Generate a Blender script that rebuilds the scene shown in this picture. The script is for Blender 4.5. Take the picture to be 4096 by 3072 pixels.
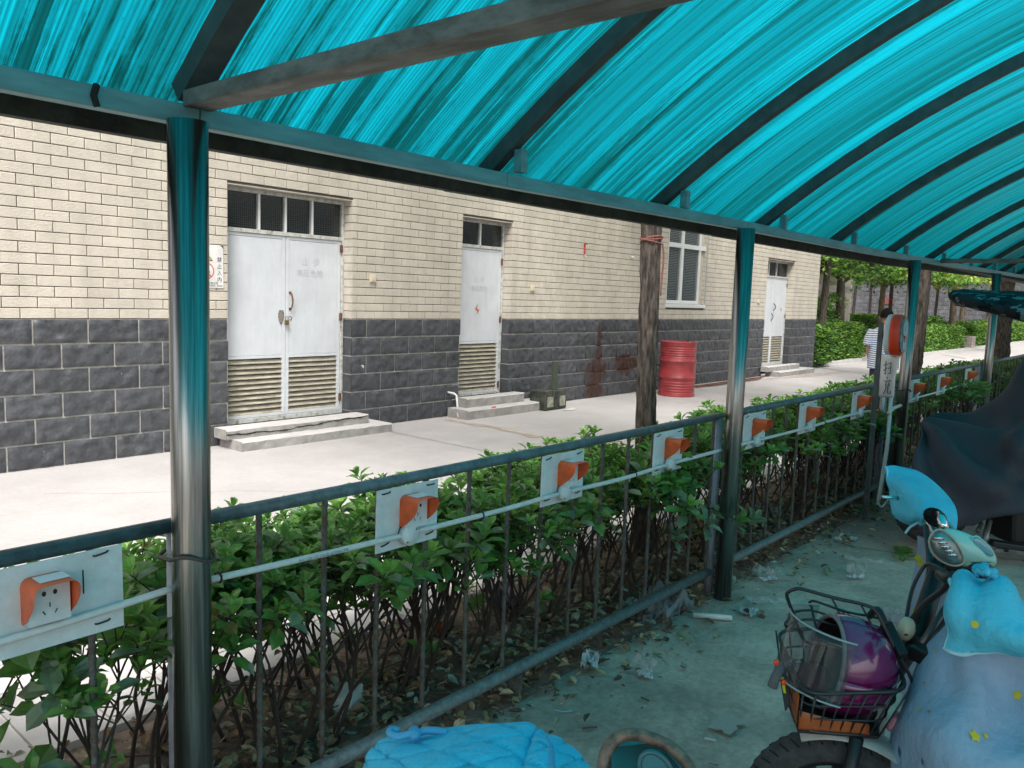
import bpy, math, random
import numpy as np
from math import sin, cos, pi, radians, sqrt, atan2
from mathutils import Vector as V, Matrix, noise

random.seed(7)
for o in list(bpy.data.objects): bpy.data.objects.remove(o)
scene = bpy.context.scene
COL = scene.collection

# ------------------------------------------------------------------ camera
H = 1.55
YAW, PITCH, ROLL, FPX = 0.86769, 0.10869, 0.03443, 3233.3
Fw = V((sin(YAW)*cos(PITCH), cos(YAW)*cos(PITCH), -sin(PITCH)))
_R = V((cos(YAW), -sin(YAW), 0)); _U = _R.cross(Fw)
Rt = _R*cos(ROLL)+_U*sin(ROLL); Up = -_R*sin(ROLL)+_U*cos(ROLL)
cd = bpy.data.cameras.new('camera'); cam = bpy.data.objects.new('camera', cd); COL.objects.link(cam)
cd.sensor_width = 36; cd.lens = FPX/4096*36; cd.clip_start = 0.05; cd.clip_end = 600
M = Matrix((Rt, Up, -Fw)).transposed().to_4x4(); M.translation = V((0, 0, H)); cam.matrix_world = M
scene.camera = cam

# ------------------------------------------------------------------ sky, sun, exposure
SUN_EL, SUN_AZ = 57, 230      # azimuth from +y towards +x
w = bpy.data.worlds.new('World'); scene.world = w; w.use_nodes = True
nt = w.node_tree; nt.nodes.clear()
sky = nt.nodes.new('ShaderNodeTexSky'); sky.sky_type = 'NISHITA'; sky.sun_disc = False
sky.sun_elevation = radians(SUN_EL); sky.sun_rotation = radians(SUN_AZ)
sky.air_density = 1.2; sky.dust_density = 6; sky.ozone_density = 0.6
hs = nt.nodes.new('ShaderNodeHueSaturation'); hs.inputs['Saturation'].default_value = 0.30
bg = nt.nodes.new('ShaderNodeBackground'); bg.inputs[1].default_value = 0.15
wo = nt.nodes.new('ShaderNodeOutputWorld')
nt.links.new(sky.outputs[0], hs.inputs['Color']); nt.links.new(hs.outputs[0], bg.inputs[0]); nt.links.new(bg.outputs[0], wo.inputs[0])
sd = bpy.data.lights.new('sun', 'SUN'); sd.energy = 2.0; sd.angle = radians(16); sd.color = (1, .96, .92)
so = bpy.data.objects.new('sun', sd); COL.objects.link(so)
sdir = V((sin(radians(SUN_AZ))*cos(radians(SUN_EL)), cos(radians(SUN_AZ))*cos(radians(SUN_EL)), sin(radians(SUN_EL))))
so.rotation_euler = sdir.to_track_quat('Z', 'Y').to_euler(); so.location = (0, 0, 30)
vs = scene.view_settings
vs.view_transform = 'Standard'; vs.look = 'None'; vs.gamma = 1; vs.use_curve_mapping = False; vs.exposure = 0.85
cy = scene.cycles
cy.use_denoising = True; cy.max_bounces = 9; cy.diffuse_bounces = 5; cy.glossy_bounces = 3; cy.transmission_bounces = 6
cy.transparent_max_bounces = 12; cy.sample_clamp_indirect = 6; cy.caustics_reflective = False; cy.caustics_refractive = False

# ------------------------------------------------------------------ where things of the photograph stand
S = 4096/2212
def ray(x, y): return Fw+Rt*((x*S-2048)/FPX)-Up*((y*S-1536)/FPX)
def at(x, y, w): return V((0, 0, H))+ray(x, y)*w
def onZ(x, y, z=0): d = ray(x, y); return V((0, 0, H))+d*((z-H)/d.z)
def onY(x, y, Y): d = ray(x, y); return V((0, 0, H))+d*(Y/d.y)
def onX(x, y, X): d = ray(x, y); return V((0, 0, H))+d*(X/d.x)
YF, YW = 1.874, 7.183

# ------------------------------------------------------------------ materials
MATS = {}
def lk(t, a, b): t.links.new(a, b)
def mat(name, col, rough=.6, metal=0, var=0, vscale=8, vcol=None, bump=0, bscale=40, spec=.5, rnd=0, trans=0, alpha=1, coat=0, stretch=None, detail=4, sss=0):
    """principled material with procedural grain, per-object variation, relief"""
    if name in MATS: return MATS[name]
    m = bpy.data.materials.new(name); MATS[name] = m; m.use_nodes = True; t = m.node_tree
    b = t.nodes['Principled BSDF']; b.inputs['Roughness'].default_value = rough; b.inputs['Metallic'].default_value = metal
    b.inputs['Specular IOR Level'].default_value = spec; b.inputs['Base Color'].default_value = (*col, 1)
    if coat: b.inputs['Coat Weight'].default_value = coat
    if alpha < 1: b.inputs['Alpha'].default_value = alpha
    tc = t.nodes.new('ShaderNodeNewGeometry')
    mp = t.nodes.new('ShaderNodeMapping'); lk(t, tc.outputs['Position'], mp.inputs[0])
    if stretch: mp.inputs['Scale'].default_value = stretch
    src = None
    if var or vcol:
        n = t.nodes.new('ShaderNodeTexNoise'); n.inputs['Scale'].default_value = vscale; n.inputs['Detail'].default_value = detail; n.inputs['Roughness'].default_value = .65
        lk(t, mp.outputs[0], n.inputs['Vector'])
        r = t.nodes.new('ShaderNodeValToRGB'); lk(t, n.outputs['Fac'], r.inputs[0])
        c2 = vcol or tuple(max(0, c*(1-var)) for c in col)
        r.color_ramp.elements[0].position = .38; r.color_ramp.elements[0].color = (*c2, 1)
        r.color_ramp.elements[1].position = .62; r.color_ramp.elements[1].color = (*[min(1, c*(1+var*.5)) for c in col], 1)
        src = r.outputs[0]
    if rnd:
        oi = t.nodes.new('ShaderNodeObjectInfo'); mr = t.nodes.new('ShaderNodeMapRange'); mr.inputs['To Min'].default_value = 1-rnd; mr.inputs['To Max'].default_value = 1+rnd
        lk(t, oi.outputs['Random'], mr.inputs['Value'])
        h = t.nodes.new('ShaderNodeHueSaturation'); h.inputs['Color'].default_value = (*col, 1)
        if src: lk(t, src, h.inputs['Color'])
        lk(t, mr.outputs[0], h.inputs['Value']); src = h.outputs[0]
    if src: lk(t, src, b.inputs['Base Color'])
    if bump:
        n = t.nodes.new('ShaderNodeTexNoise'); n.inputs['Scale'].default_value = bscale; n.inputs['Detail'].default_value = 5
        lk(t, mp.outputs[0], n.inputs['Vector'])
        bp = t.nodes.new('ShaderNodeBump'); bp.inputs['Strength'].default_value = bump; bp.inputs['Distance'].default_value = .02
        lk(t, n.outputs['Fac'], bp.inputs['Height']); lk(t, bp.outputs[0], b.inputs['Normal'])
    if trans:
        tr = t.nodes.new('ShaderNodeBsdfTranslucent'); mx = t.nodes.new('ShaderNodeMixShader'); mx.inputs[0].default_value = trans
        if src: lk(t, src, tr.inputs[0])
        else: tr.inputs[0].default_value = (*col, 1)
        lk(t, b.outputs[0], mx.inputs[1]); lk(t, tr.outputs[0], mx.inputs[2]); lk(t, mx.outputs[0], t.nodes['Material Output'].inputs[0])
    return m
def ramp_on(m, pts):   # replace ramp colours of the first ramp of a material
    r = [n for n in m.node_tree.nodes if n.type == 'VALTORGB'][0].color_ramp
    while len(r.elements) > 1: r.elements.remove(r.elements[-1])
    r.elements[0].position = pts[0][0]; r.elements[0].color = (*pts[0][1], 1)
    for p, c in pts[1:]: e = r.elements.new(p); e.color = (*c, 1)
    return m

# ------------------------------------------------------------------ mesh helpers
class MB:
    def __init__(s): s.v = []; s.f = []; s.m = []; s.uv = None
    def add(s, vs, fs, mi=0):
        n = len(s.v); s.v += [tuple(p) for p in vs]; s.f += [tuple(i+n for i in f) for f in fs]; s.m += [mi]*len(fs); return s
    def box(s, a, b, mi=0):
        x0, y0, z0 = a; x1, y1, z1 = b
        return s.add([(x0,y0,z0),(x1,y0,z0),(x1,y1,z0),(x0,y1,z0),(x0,y0,z1),(x1,y0,z1),(x1,y1,z1),(x0,y1,z1)],
                     [(0,3,2,1),(4,5,6,7),(0,1,5,4),(1,2,6,5),(2,3,7,6),(3,0,4,7)], mi)
    def bar(s, p, q, wd, ht, mi=0, up=(0,0,1)):
        """rectangular bar from p to q, width wd (sideways), height ht (along up)"""
        p = V(p); q = V(q); d = (q-p).normalized(); u = V(up); sd = d.cross(u)
        if sd.length < 1e-4: sd = d.cross(V((1,0,0)))
        sd.normalize(); u = sd.cross(d); a = sd*wd/2; b = u*ht/2
        return s.add([p-a-b,p+a-b,p+a+b,p-a+b,q-a-b,q+a-b,q+a+b,q-a+b],
                     [(0,3,2,1),(4,5,6,7),(0,1,5,4),(1,2,6,5),(2,3,7,6),(3,0,4,7)], mi)
    def tile(s, x0, x1, z0, z1, y, t, b=.004, mi=0, jit=0):
        """piece on a wall facing -y, front at y, thickness t, chamfer b"""
        o = [(x0,y+t,z0),(x1,y+t,z0),(x1,y+t,z1),(x0,y+t,z1),(x0,y+b,z0),(x1,y+b,z0),(x1,y+b,z1),(x0,y+b,z1),
             (x0+b,y,z0+b),(x1-b,y,z0+b),(x1-b,y,z1-b),(x0+b,y,z1-b)]
        return s.add(o, [(8,9,10,11),(4,5,9,8),(5,6,10,9),(6,7,11,10),(7,4,8,11),(0,1,5,4),(1,2,6,5),(2,3,7,6),(3,0,4,7)], mi)
    def tube(s, pts, r, n=8, mi=0, smooth=0, cap=True):
        pts = [V(p) for p in pts]
        rr = r if isinstance(r, (list, tuple)) else [r]*len(pts)
        if smooth: pts, rr = cr(pts, smooth), list(np.interp(np.linspace(0, len(rr)-1, (len(pts)-1)*smooth+1), range(len(rr)), rr))
        N = len(pts); d0 = (pts[1]-pts[0]).normalized(); a = d0.orthogonal().normalized(); base = len(s.v)
        for i, p in enumerate(pts):
            d = (pts[min(i+1, N-1)]-pts[max(i-1, 0)]).normalized(); a = (a-d*a.dot(d)).normalized(); b = d.cross(a)
            for k in range(n): s.v.append(tuple(p+(a*cos(2*pi*k/n)+b*sin(2*pi*k/n))*rr[i]))
        for i in range(N-1):
            for k in range(n):
                k2 = (k+1) % n; s.f.append((base+i*n+k, base+i*n+k2, base+(i+1)*n+k2, base+(i+1)*n+k)); s.m.append(mi)
        if cap:
            s.f.append(tuple(base+k for k in reversed(range(n)))); s.f.append(tuple(base+(N-1)*n+k for k in range(n))); s.m += [mi, mi]
        return s
    def lathe(s, prof, c, n=24, mi=0, axis=(0,0,1), a0=0, a1=2*pi):
        ax = V(axis).normalized(); a = ax.orthogonal().normalized(); b = ax.cross(a); c = V(c); base = len(s.v)
        full = abs(a1-a0-2*pi) < 1e-6; k1 = n if full else n+1
        for r, h in prof:
            for k in range(k1):
                t = a0+(a1-a0)*k/n; s.v.append(tuple(c+ax*h+(a*cos(t)+b*sin(t))*r))
        for i in range(len(prof)-1):
            for k in range(n):
                k2 = (k+1) % k1; s.f.append((base+i*k1+k, base+i*k1+k2, base+(i+1)*k1+k2, base+(i+1)*k1+k)); s.m.append(mi)
        return s
    def loft(s, rings, mi=0, cap=True):
        n = len(rings[0]); base = len(s.v)
        for r in rings: s.v += [tuple(p) for p in r]
        for i in range(len(rings)-1):
            for k in range(n):
                k2 = (k+1) % n; s.f.append((base+i*n+k, base+i*n+k2, base+(i+1)*n+k2, base+(i+1)*n+k)); s.m.append(mi)
        if cap: s.f += [tuple(base+k for k in reversed(range(n))), tuple(base+(len(rings)-1)*n+k for k in range(n))]; s.m += [mi, mi]
        return s
    def grid(s, P, mi=0):
        R, C = len(P), len(P[0]); base = len(s.v)
        for r in P: s.v += [tuple(p) for p in r]
        for i in range(R-1):
            for j in range(C-1): s.f.append((base+i*C+j, base+i*C+j+1, base+(i+1)*C+j+1, base+(i+1)*C+j)); s.m.append(mi)
        return s
    def mesh(s, name, mats, smooth=False):
        me = bpy.data.meshes.new(name); me.from_pydata(s.v, [], s.f)
        for m in (mats if isinstance(mats, (list, tuple)) else [mats]): me.materials.append(m)
        me.polygons.foreach_set('material_index', s.m)
        if smooth: me.polygons.foreach_set('use_smooth', [True]*len(s.f))
        if s.uv is not None:
            u = me.uv_layers.new(name='UVMap'); idx = np.empty(len(me.loops), dtype=np.int32); me.loops.foreach_get('vertex_index', idx)
            u.data.foreach_set('uv', np.array(s.uv, dtype=np.float32)[idx].ravel())
        me.update(); return me
def cr(p, k, closed=False):
    """Catmull-Rom through points, k steps a span"""
    out = []; n = len(p)
    for i in range(n-1):
        p0 = p[max(i-1, 0)]; p1 = p[i]; p2 = p[i+1]; p3 = p[min(i+2, n-1)]
        for j in range(k):
            t = j/k; out.append(.5*((2*p1)+(p2-p0)*t+(2*p0-5*p1+4*p2-p3)*t*t+(3*p1-p0-3*p2+p3)*t**3))
    out.append(p[-1]); return out
def patch(ctrl, k=6):
    rows = [cr([V(q) for q in r], k) for r in ctrl]
    cols = [cr([rows[i][j] for i in range(len(rows))], k) for j in range(len(rows[0]))]
    return [[cols[j][i] for j in range(len(cols))] for i in range(len(cols[0]))]
def dispN(P, fn):
    R, C = len(P), len(P[0]); out = []
    for i in range(R):
        r = []
        for j in range(C):
            du = P[i][min(j+1, C-1)]-P[i][max(j-1, 0)]; dv = P[min(i+1, R-1)][j]-P[max(i-1, 0)][j]
            n = du.cross(dv); n = n.normalized() if n.length > 1e-9 else V((0,0,1))
            r.append(P[i][j]+n*fn(j/(C-1), i/(R-1), P[i][j]))
        out.append(r)
    return out
def root(name, label, cat, group=None, loc=(0,0,0), rz=0):
    o = bpy.data.objects.new(name, None); COL.objects.link(o); o.location = loc; o.rotation_euler = (0,0,rz); o.empty_display_size = .1
    return tag(o, label, cat, group)
def tag(o, label, cat, group=None):
    o['label'] = label; o['category'] = cat
    if group: o['group'] = group
    return o
ROOTLOC = {}
def obj(name, mb, mats, parent=None, smooth=False, solid=0, kind=None, bevel=0, label=None, loc=None, sub=0, local=False):
    me = mb if isinstance(mb, bpy.types.Mesh) else mb.mesh(name, mats, smooth)
    o = bpy.data.objects.new(name, me); COL.objects.link(o)
    if parent:
        o.parent = parent
        if not local:
            q = parent; off = V((0,0,0))
            while q: off += q.location; q = q.parent
            o.location = -off
    if loc: o.location = loc
    if solid: md = o.modifiers.new('solid', 'SOLIDIFY'); md.thickness = solid; md.offset = 0
    if bevel: md = o.modifiers.new('bevel', 'BEVEL'); md.width = bevel; md.segments = 2; md.limit_method = 'ANGLE'
    if sub: md = o.modifiers.new('sub', 'SUBSURF'); md.levels = sub; md.render_levels = sub
    if kind: o['kind'] = kind
    if label: o['label'] = label
    return o
def struct(name, mb, mats, **k): o = obj(name, mb, mats, **k); o['kind'] = 'structure'; return o
def dup(o, parent=None, **kw):
    c = o.copy(); COL.objects.link(c)
    if parent: c.parent = parent
    for ch in list(o.children): dup(ch, c)
    return c
def text(body, size, origin, xd, yd, m, parent, name='lettering', bold=0):
    c = bpy.data.curves.new('lettering', 'FONT'); c.body = body; c.size = size; c.offset = bold
    t = bpy.data.objects.new('tmp', c); COL.objects.link(t); bpy.context.view_layer.update()
    me = bpy.data.meshes.new_from_object(t.evaluated_get(bpy.context.evaluated_depsgraph_get()))
    bpy.data.objects.remove(t); xd = V(xd).normalized(); yd = V(yd).normalized(); zd = xd.cross(yd)
    T = Matrix((xd, yd, zd)).transposed().to_4x4(); T.translation = V(origin); me.transform(T)
    me.materials.clear(); me.materials.append(m)
    return obj(name, me, None, parent)
def disc(c, r, nrm, n=20, sx=1):
    nrm = V(nrm).normalized(); a = nrm.orthogonal().normalized(); b = nrm.cross(a)
    return [V(c)+(a*cos(2*pi*i/n)*sx+b*sin(2*pi*i/n))*r for i in range(n)]



# ================================================================== MATERIAL SET
cream = mat('cream_tile', (.55,.505,.43), .55, var=.07, vscale=3, bump=.3, bscale=70, rnd=.045)
cream2 = mat('cream_tile_field', (.55,.505,.43), .55, var=.10, vscale=5, bump=.3, bscale=70)
mortar_d = mat('dark_mortar', (.10,.085,.075), .9, var=.2)
mortar_l = mat('pale_mortar', (.66,.64,.58), .9, var=.2, vscale=12)
stone = mat('slate_block', (.062,.066,.074), .50, var=.25, vscale=14, bump=.35, bscale=34, rnd=.14)
white_door = mat('white_door_paint', (.60,.63,.66), .42, var=.06, vscale=3)
door_frame = mat('aged_door_frame', (.50,.52,.50), .5, var=.45, vscale=18, vcol=(.28,.22,.15))
ramp_on(door_frame, [(.30,(.22,.13,.07)),(.42,(.42,.42,.38)),(.6,(.56,.58,.57))])
louvre_m = mat('grimy_louvre_paint', (.36,.33,.26), .6, var=.35, vscale=6, stretch=(1,1,6))
rust = mat('rust', (.14,.06,.03), .85, var=.4, vscale=60)
darkglass = mat('dark_glass', (.02,.024,.026), .12, spec=.8)
dark = mat('dark_gap', (.012,.012,.012), .9)
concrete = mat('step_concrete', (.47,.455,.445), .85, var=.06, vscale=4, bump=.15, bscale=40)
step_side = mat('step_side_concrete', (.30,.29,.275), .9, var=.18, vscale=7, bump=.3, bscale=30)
white_al = mat('white_window_frame', (.68,.70,.70), .35)
steel = mat('stainless_steel', (.33,.33,.315), .30, metal=1, var=.42, vscale=14, stretch=(9,9,.18), detail=6)  # vertical streaks in the colour stand in for narrow reflections
teal_paint = mat('grey_green_paint', (.15,.19,.19), .5, var=.3, vscale=9, bump=.1, bscale=60)
beam_m = mat('beam_grey_paint', (.13,.30,.32), .45, var=.22, vscale=7, stretch=(.6,3,3))
rafter_m = mat('rafter_dark_steel', (.075,.085,.085), .6, var=.3)
tie_m = mat('tie_beam_paint', (.15,.145,.135), .6, var=.4, vscale=9, vcol=(.085,.075,.065), stretch=(3,1,3))
gutter_m = mat('mossy_gutter', (.045,.05,.04), .8, var=.5, vscale=9, bump=.3)
rail_m = mat('rail_paint', (.085,.15,.17), .42, var=.35, vscale=22, bump=.15, bscale=90)
bar_m = mat('rusty_rebar', (.085,.095,.09), .7, var=.5, vscale=30, vcol=(.075,.05,.035), bump=.4, bscale=120)
board_m = mat('white_board', (.70,.76,.78), .5, var=.07, vscale=9, detail=6)
pvc = mat('white_pvc', (.68,.70,.69), .35, var=.08, vscale=25)
orange = mat('orange_hood', (.75,.12,.025), .38, var=.15, vscale=25)
black = mat('black_plastic', (.014,.014,.016), .45)
blackm = mat('black_wire_enamel', (.02,.02,.023), .3)
bark = mat('tree_bark', (.095,.075,.060), .9, vcol=(.014,.011,.009), vscale=30, stretch=(1.5,1.5,.30), bump=1.0, bscale=30)
bark_far = mat('pale_bark', (.22,.17,.13), .9, var=.4, vscale=10, stretch=(1,1,.3))
bark_thin = mat('hedge_stem', (.045,.032,.025), .85, var=.3)
def leafmat(n, c, tr=.35, rough=.38, var=.35, vs=9): return mat(n, c, rough, var=var, vscale=vs, trans=tr, spec=.5)
leaf_a = leafmat('hedge_leaf', (.14,.31,.07), .42, .25); leaf_b = leafmat('hedge_leaf_young', (.23,.45,.09), .42, .25); leaf_c = leafmat('hedge_leaf_dull', (.20,.29,.17), .30, .33)
leaf_d = leafmat('hedge_leaf_yellowing', (.24,.26,.06))
tl_a = leafmat('tree_leaf', (.15,.33,.05), .45, .5); tl_b = leafmat('tree_leaf_light', (.29,.50,.09), .45, .5); tl_c = leafmat('tree_leaf_dark', (.05,.13,.03), .4, .5); tl_y = leafmat('tree_leaf_yellow', (.5,.42,.06), .45, .5)

def grain(m, scale, lo, hi, stretch=(1,1,1), a=.35, b_=.65, detail=6):
    t = m.node_tree; b = t.nodes['Principled BSDF']; gp = t.nodes.new('ShaderNodeNewGeometry'); mp = t.nodes.new('ShaderNodeMapping'); mp.inputs['Scale'].default_value = stretch
    lk(t, gp.outputs['Position'], mp.inputs[0]); n = t.nodes.new('ShaderNodeTexNoise'); n.inputs['Scale'].default_value = scale; n.inputs['Detail'].default_value = detail; n.inputs['Roughness'].default_value = .7; lk(t, mp.outputs[0], n.inputs['Vector'])
    r = t.nodes.new('ShaderNodeMapRange'); r.inputs['From Min'].default_value = a; r.inputs['From Max'].default_value = b_; r.inputs['To Min'].default_value = lo; r.inputs['To Max'].default_value = hi; lk(t, n.outputs['Fac'], r.inputs['Value'])
    h = t.nodes.new('ShaderNodeHueSaturation'); lk(t, r.outputs[0], h.inputs['Value'])
    if b.inputs['Base Color'].is_linked: lk(t, b.inputs['Base Color'].links[0].from_socket, h.inputs['Color'])
    else: h.inputs['Color'].default_value = b.inputs['Base Color'].default_value
    lk(t, h.outputs[0], b.inputs['Base Color'])
for m_ in (cream, cream2): grain(m_, 2.2, .90, 1.03, (2,1,.25)); grain(m_, 26, .95, 1.03)
grain(board_m, 30, .88, 1.03); grain(orange, 40, .85, 1.05); grain(stone, 3, .82, 1.12); grain(white_door, 5, .94, 1.02, (3,1,.5))
def wrinkle(m, scale, dist, stretch=(1,1,1), strength=1, distort=1.5):
    t = m.node_tree; b = t.nodes['Principled BSDF']; gp = t.nodes.new('ShaderNodeNewGeometry'); mp = t.nodes.new('ShaderNodeMapping'); mp.inputs['Scale'].default_value = stretch
    lk(t, gp.outputs['Position'], mp.inputs[0]); n = t.nodes.new('ShaderNodeTexNoise'); n.inputs['Scale'].default_value = scale; n.inputs['Detail'].default_value = 2.5; n.inputs['Distortion'].default_value = distort; lk(t, mp.outputs[0], n.inputs['Vector'])
    bp = t.nodes.new('ShaderNodeBump'); bp.inputs['Distance'].default_value = dist; bp.inputs['Strength'].default_value = strength; lk(t, n.outputs['Fac'], bp.inputs['Height'])
    if b.inputs['Normal'].is_linked: lk(t, b.inputs['Normal'].links[0].from_socket, bp.inputs['Normal'])
    lk(t, bp.outputs[0], b.inputs['Normal'])

# ================================================================== GROUND
pave = mat('pale_concrete', (.40,.38,.375), .85, var=.09, vscale=1.3, bump=.12, bscale=30, detail=8)
floor_m = mat('dusty_floor', (.52,.47,.40), .92, var=.30, vscale=1.6, bump=.5, bscale=16, detail=9)
soil_m = mat('garden_soil', (.22,.165,.13), .95, var=.4, vscale=9, bump=.9, bscale=22, detail=8)
mb = MB(); mb.box((-60,-60,-.3),(260,200,-.03)); struct('ground', mb, mat('far_ground', (.16,.15,.14), .95, var=.2, vscale=.4))
# shed floor, gently uneven
def sheet(x0, x1, y0, y1, nx, ny, fn, z):
    return MB().grid([[V((x0+(x1-x0)*j/nx, y0+(y1-y0)*i/ny, z+fn(x0+(x1-x0)*j/nx, y0+(y1-y0)*i/ny))) for j in range(nx+1)] for i in range(ny+1)])
grain(floor_m, 34, .80, 1.10); grain(floor_m, .7, .72, 1.08, (1,1,1), .40, .60); grain(pave, 22, .94, 1.03); grain(pave, .5, .93, 1.02)
struct('shed_floor', sheet(-3, 22, -2.4, 1.93, 160, 56, lambda x, y: .010*noise.noise((x*1.3, y*1.3, 3))+.006*noise.noise((x*5, y*5, 1))-(.02 if y > 1.9 else 0), .0), floor_m, smooth=True)
def soilz(x, y):
    e = max(0, min(1, (y-1.78)/.25))*max(0, min(1, (2.74-y)/.2))
    return e*(.035+.03*noise.noise((x*1.7, y*2, 5))+.016*noise.noise((x*6, y*6, 2)))
struct('hedge_soil', sheet(-3, 40, 1.78, 2.74, 420, 13, soilz, -.012), soil_m, smooth=True)
struct('pavement', MB().box((-8,3.95,-.2),(90,YW+.3,0)).box((20.2,YW+.3,-.2),(90,7.55,0)).box((24.9,7.55,-.2),(28.3,32,0)).box((16.01,2.86,-.2),(90,3.949,0)), pave)
# pavers along the soil bed (seen through the hedge)
pv = bpy.data.objects.new('paver_strip', MB().box((-3,2.78,-.1),(16,3.94,-.012)).mesh('paver_strip', mortar_l)); COL.objects.link(pv); pv['kind'] = 'structure'
pm = MB().box((-.123,-.123,-.03),(.123,.123,.0)).mesh('paver', mat('pale_paver', (.50,.48,.47), .85, var=.1, vscale=6, rnd=.10))
for i in range(72):
    for j in range(4):
        o = bpy.data.objects.new('paver', pm); COL.objects.link(o); o.parent = pv
        o.location = (-2.0+i*.255+random.uniform(-.003,.003), 2.915+j*.255, random.uniform(-.003,.003))
if True:
    k = MB()
    for i in range(40): k.box((-3+i*.5+.004,2.742,-.1),(-3+i*.5+.496,2.779,.015+random.uniform(-.004,.004)))
    struct('bed_kerb', k, concrete)
# slab joints in the pavement
jm = mat('joint_dirt', (.22,.19,.17), .95, var=.4, vscale=20)
mb = MB()
def strip(pts, wd, z=.004, mi=0):
    L = [V(p) for p in pts]; a = []; b = []
    for i, p in enumerate(L):
        d = (L[min(i+1, len(L)-1)]-L[max(i-1, 0)]).normalized(); n = V((-d.y, d.x, 0)); ww = wd[i] if isinstance(wd, list) else wd
        a.append(V((p.x, p.y, z))+n*ww/2); b.append(V((p.x, p.y, z))-n*ww/2)
    mb.grid([a, b], mi)
strip([onZ(1775,795), onZ(1830,803), onZ(1878,808), onZ(1960,818)], .05)
strip([onZ(2035,766), onZ(2085,775)], .12)
for xx in (5.9, 11.5, 16.8): strip([V((xx,4.0,0)), V((xx,7.1,0))], .008)
rnd = random.Random(9)
for (x0, y0, x1, y1) in ((2.2,6.3,4.6,4.4),(6.4,6.5,7.9,5.0),(9.1,5.6,11.0,4.6),(13.0,6.4,15.4,5.2),(3.4,4.2,5.0,4.9)):
    pts = [V((x0+(x1-x0)*i/14+rnd.uniform(-.05,.05), y0+(y1-y0)*i/14+rnd.uniform(-.05,.05), 0)) for i in range(15)]; strip(pts, .0035)
struct('pavement_joints', mb, jm)
# water stain running from the drain pipe
mb = MB(); pts = [onZ(965,905), onZ(1010,915), onZ(1060,922), onZ(1110,932), onZ(1160,945)]
pts = cr(pts, 4); strip(pts, [.10+.05*sin(i*1.3)+.05*i/len(pts) for i in range(len(pts))])
strip([onZ(1845+i*10, 800+random.uniform(-1,1)) for i in range(5)], [.02,.2,.3,.2,.02]) if False else None
struct('drain_stain', mb, mat('damp_stain', (.40,.345,.29), .8, var=.2, vscale=7))
mb = MB(); strip([V((15.9,6.9,0)), V((17.2,6.72,0)), V((18.6,6.6,0)), V((20.2,6.5,0))], [.05,.28,.4,.05], .005)
struct('step_stain', mb, mat('grey_stain', (.36,.32,.29), .85, var=.3, vscale=7))
# ================================================================== BUILDING
bld = root('utility_building', 'cream tiled utility building with dark stone base, three louvred metal doors and one window', 'building', loc=(-3,YW,0))
LINT = 2.53; D1 = (4.19,5.694); D2 = (7.42,8.391); D3 = (16.80,18.294); WN = (12.56,13.98); WZ = (1.47,3.25)
XR = 19.86
opens = [(D1[0],D1[1],0,LINT),(D2[0],D2[1],0,LINT),(D3[0],D3[1],0,LINT),(WN[0],WN[1],WZ[0],WZ[1])]
mb = MB(); xs = [-3]
for a, b, z0, z1 in sorted(opens):
    mb.box((xs[-1],YW+.012,0),(a,YW+.4,1.23), 1); mb.box((xs[-1],YW+.012,1.23),(a,YW+.4,4.4), 0)
    if z0 > 0: mb.box((a,YW+.012,0),(b,YW+.4,1.23), 1); mb.box((a,YW+.012,1.23),(b,YW+.4,z0), 0)
    mb.box((a,YW+.012,z1),(b,YW+.4,4.4), 0); xs.append(b)
mb.box((xs[-1],YW+.012,0),(XR-.012,YW+.4,1.23), 1); mb.box((xs[-1],YW+.012,1.23),(XR-.012,YW+.4,4.4), 0)
mb.box((-3,YW+.41,0),(XR-.012,13,4.39), 0)
obj('wall', mb, [mortar_d, mortar_l], bld)
obj('roof', MB().box((-3.2,YW-.25,4.41),(XR+.2,13.2,4.6)), concrete, bld)
# cream tiles: pitch .26 x .0878
PX, PZ, G = .26, .0878, .0070
def spans(z0, z1):  # free x-intervals of the facade at this height
    out = []; x = -1.2
    for a, b, o0, o1 in sorted(opens):
        if z1 > o0+.02 and z0 < o1-.02: out.append((x, a)); x = b
    out.append((x, XR)); return out
bricks = []
for r in range(25):
    z0 = 1.236+r*PZ; z1 = z0+PZ-G; off = 2.379-PX*20+(PX/2 if r % 2 else 0)
    for a, b in spans(z0, z1):
        k = math.floor((a-off)/PX)
        while off+k*PX < b:
            x0 = max(a, off+k*PX+G/2); x1 = min(b, off+(k+1)*PX-G/2); k += 1
            if x1-x0 < .02: continue
            zz0, zz1 = z0, z1
            for (oa, ob, o0, o1) in opens:   # trim a course that meets a lintel or sill
                if x1 > oa+.01 and x0 < ob-.01:
                    if zz0 < o1 < zz1: zz0 = o1+.001
                    if zz0 < o0 < zz1: zz1 = o0-.001
            if zz1-zz0 > .015: bricks.append((x0, x1, zz0, zz1))
def seen(b):
    c = V(((b[0]+b[1])/2, YW, (b[2]+b[3])/2)); d = c-V((0,0,H)); ww = d.dot(Fw); px = (2048+FPX*d.dot(Rt)/ww)/S; py = (1536-FPX*d.dot(Up)/ww)/S
    lim = 250+px*.152 if px < 1600 else 520
    return px > -15 and py > lim-12 and not (368 < px < 452), d.length
vis = sorted([b for b in bricks if seen(b)[0]], key=lambda b: seen(b)[1]); big = set(vis[:300])
full = MB().tile(-(PX-G)/2, (PX-G)/2, -(PZ-G)/2, (PZ-G)/2, 0, .0115, .0035).mesh('brick', cream)
fm = MB()
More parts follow.
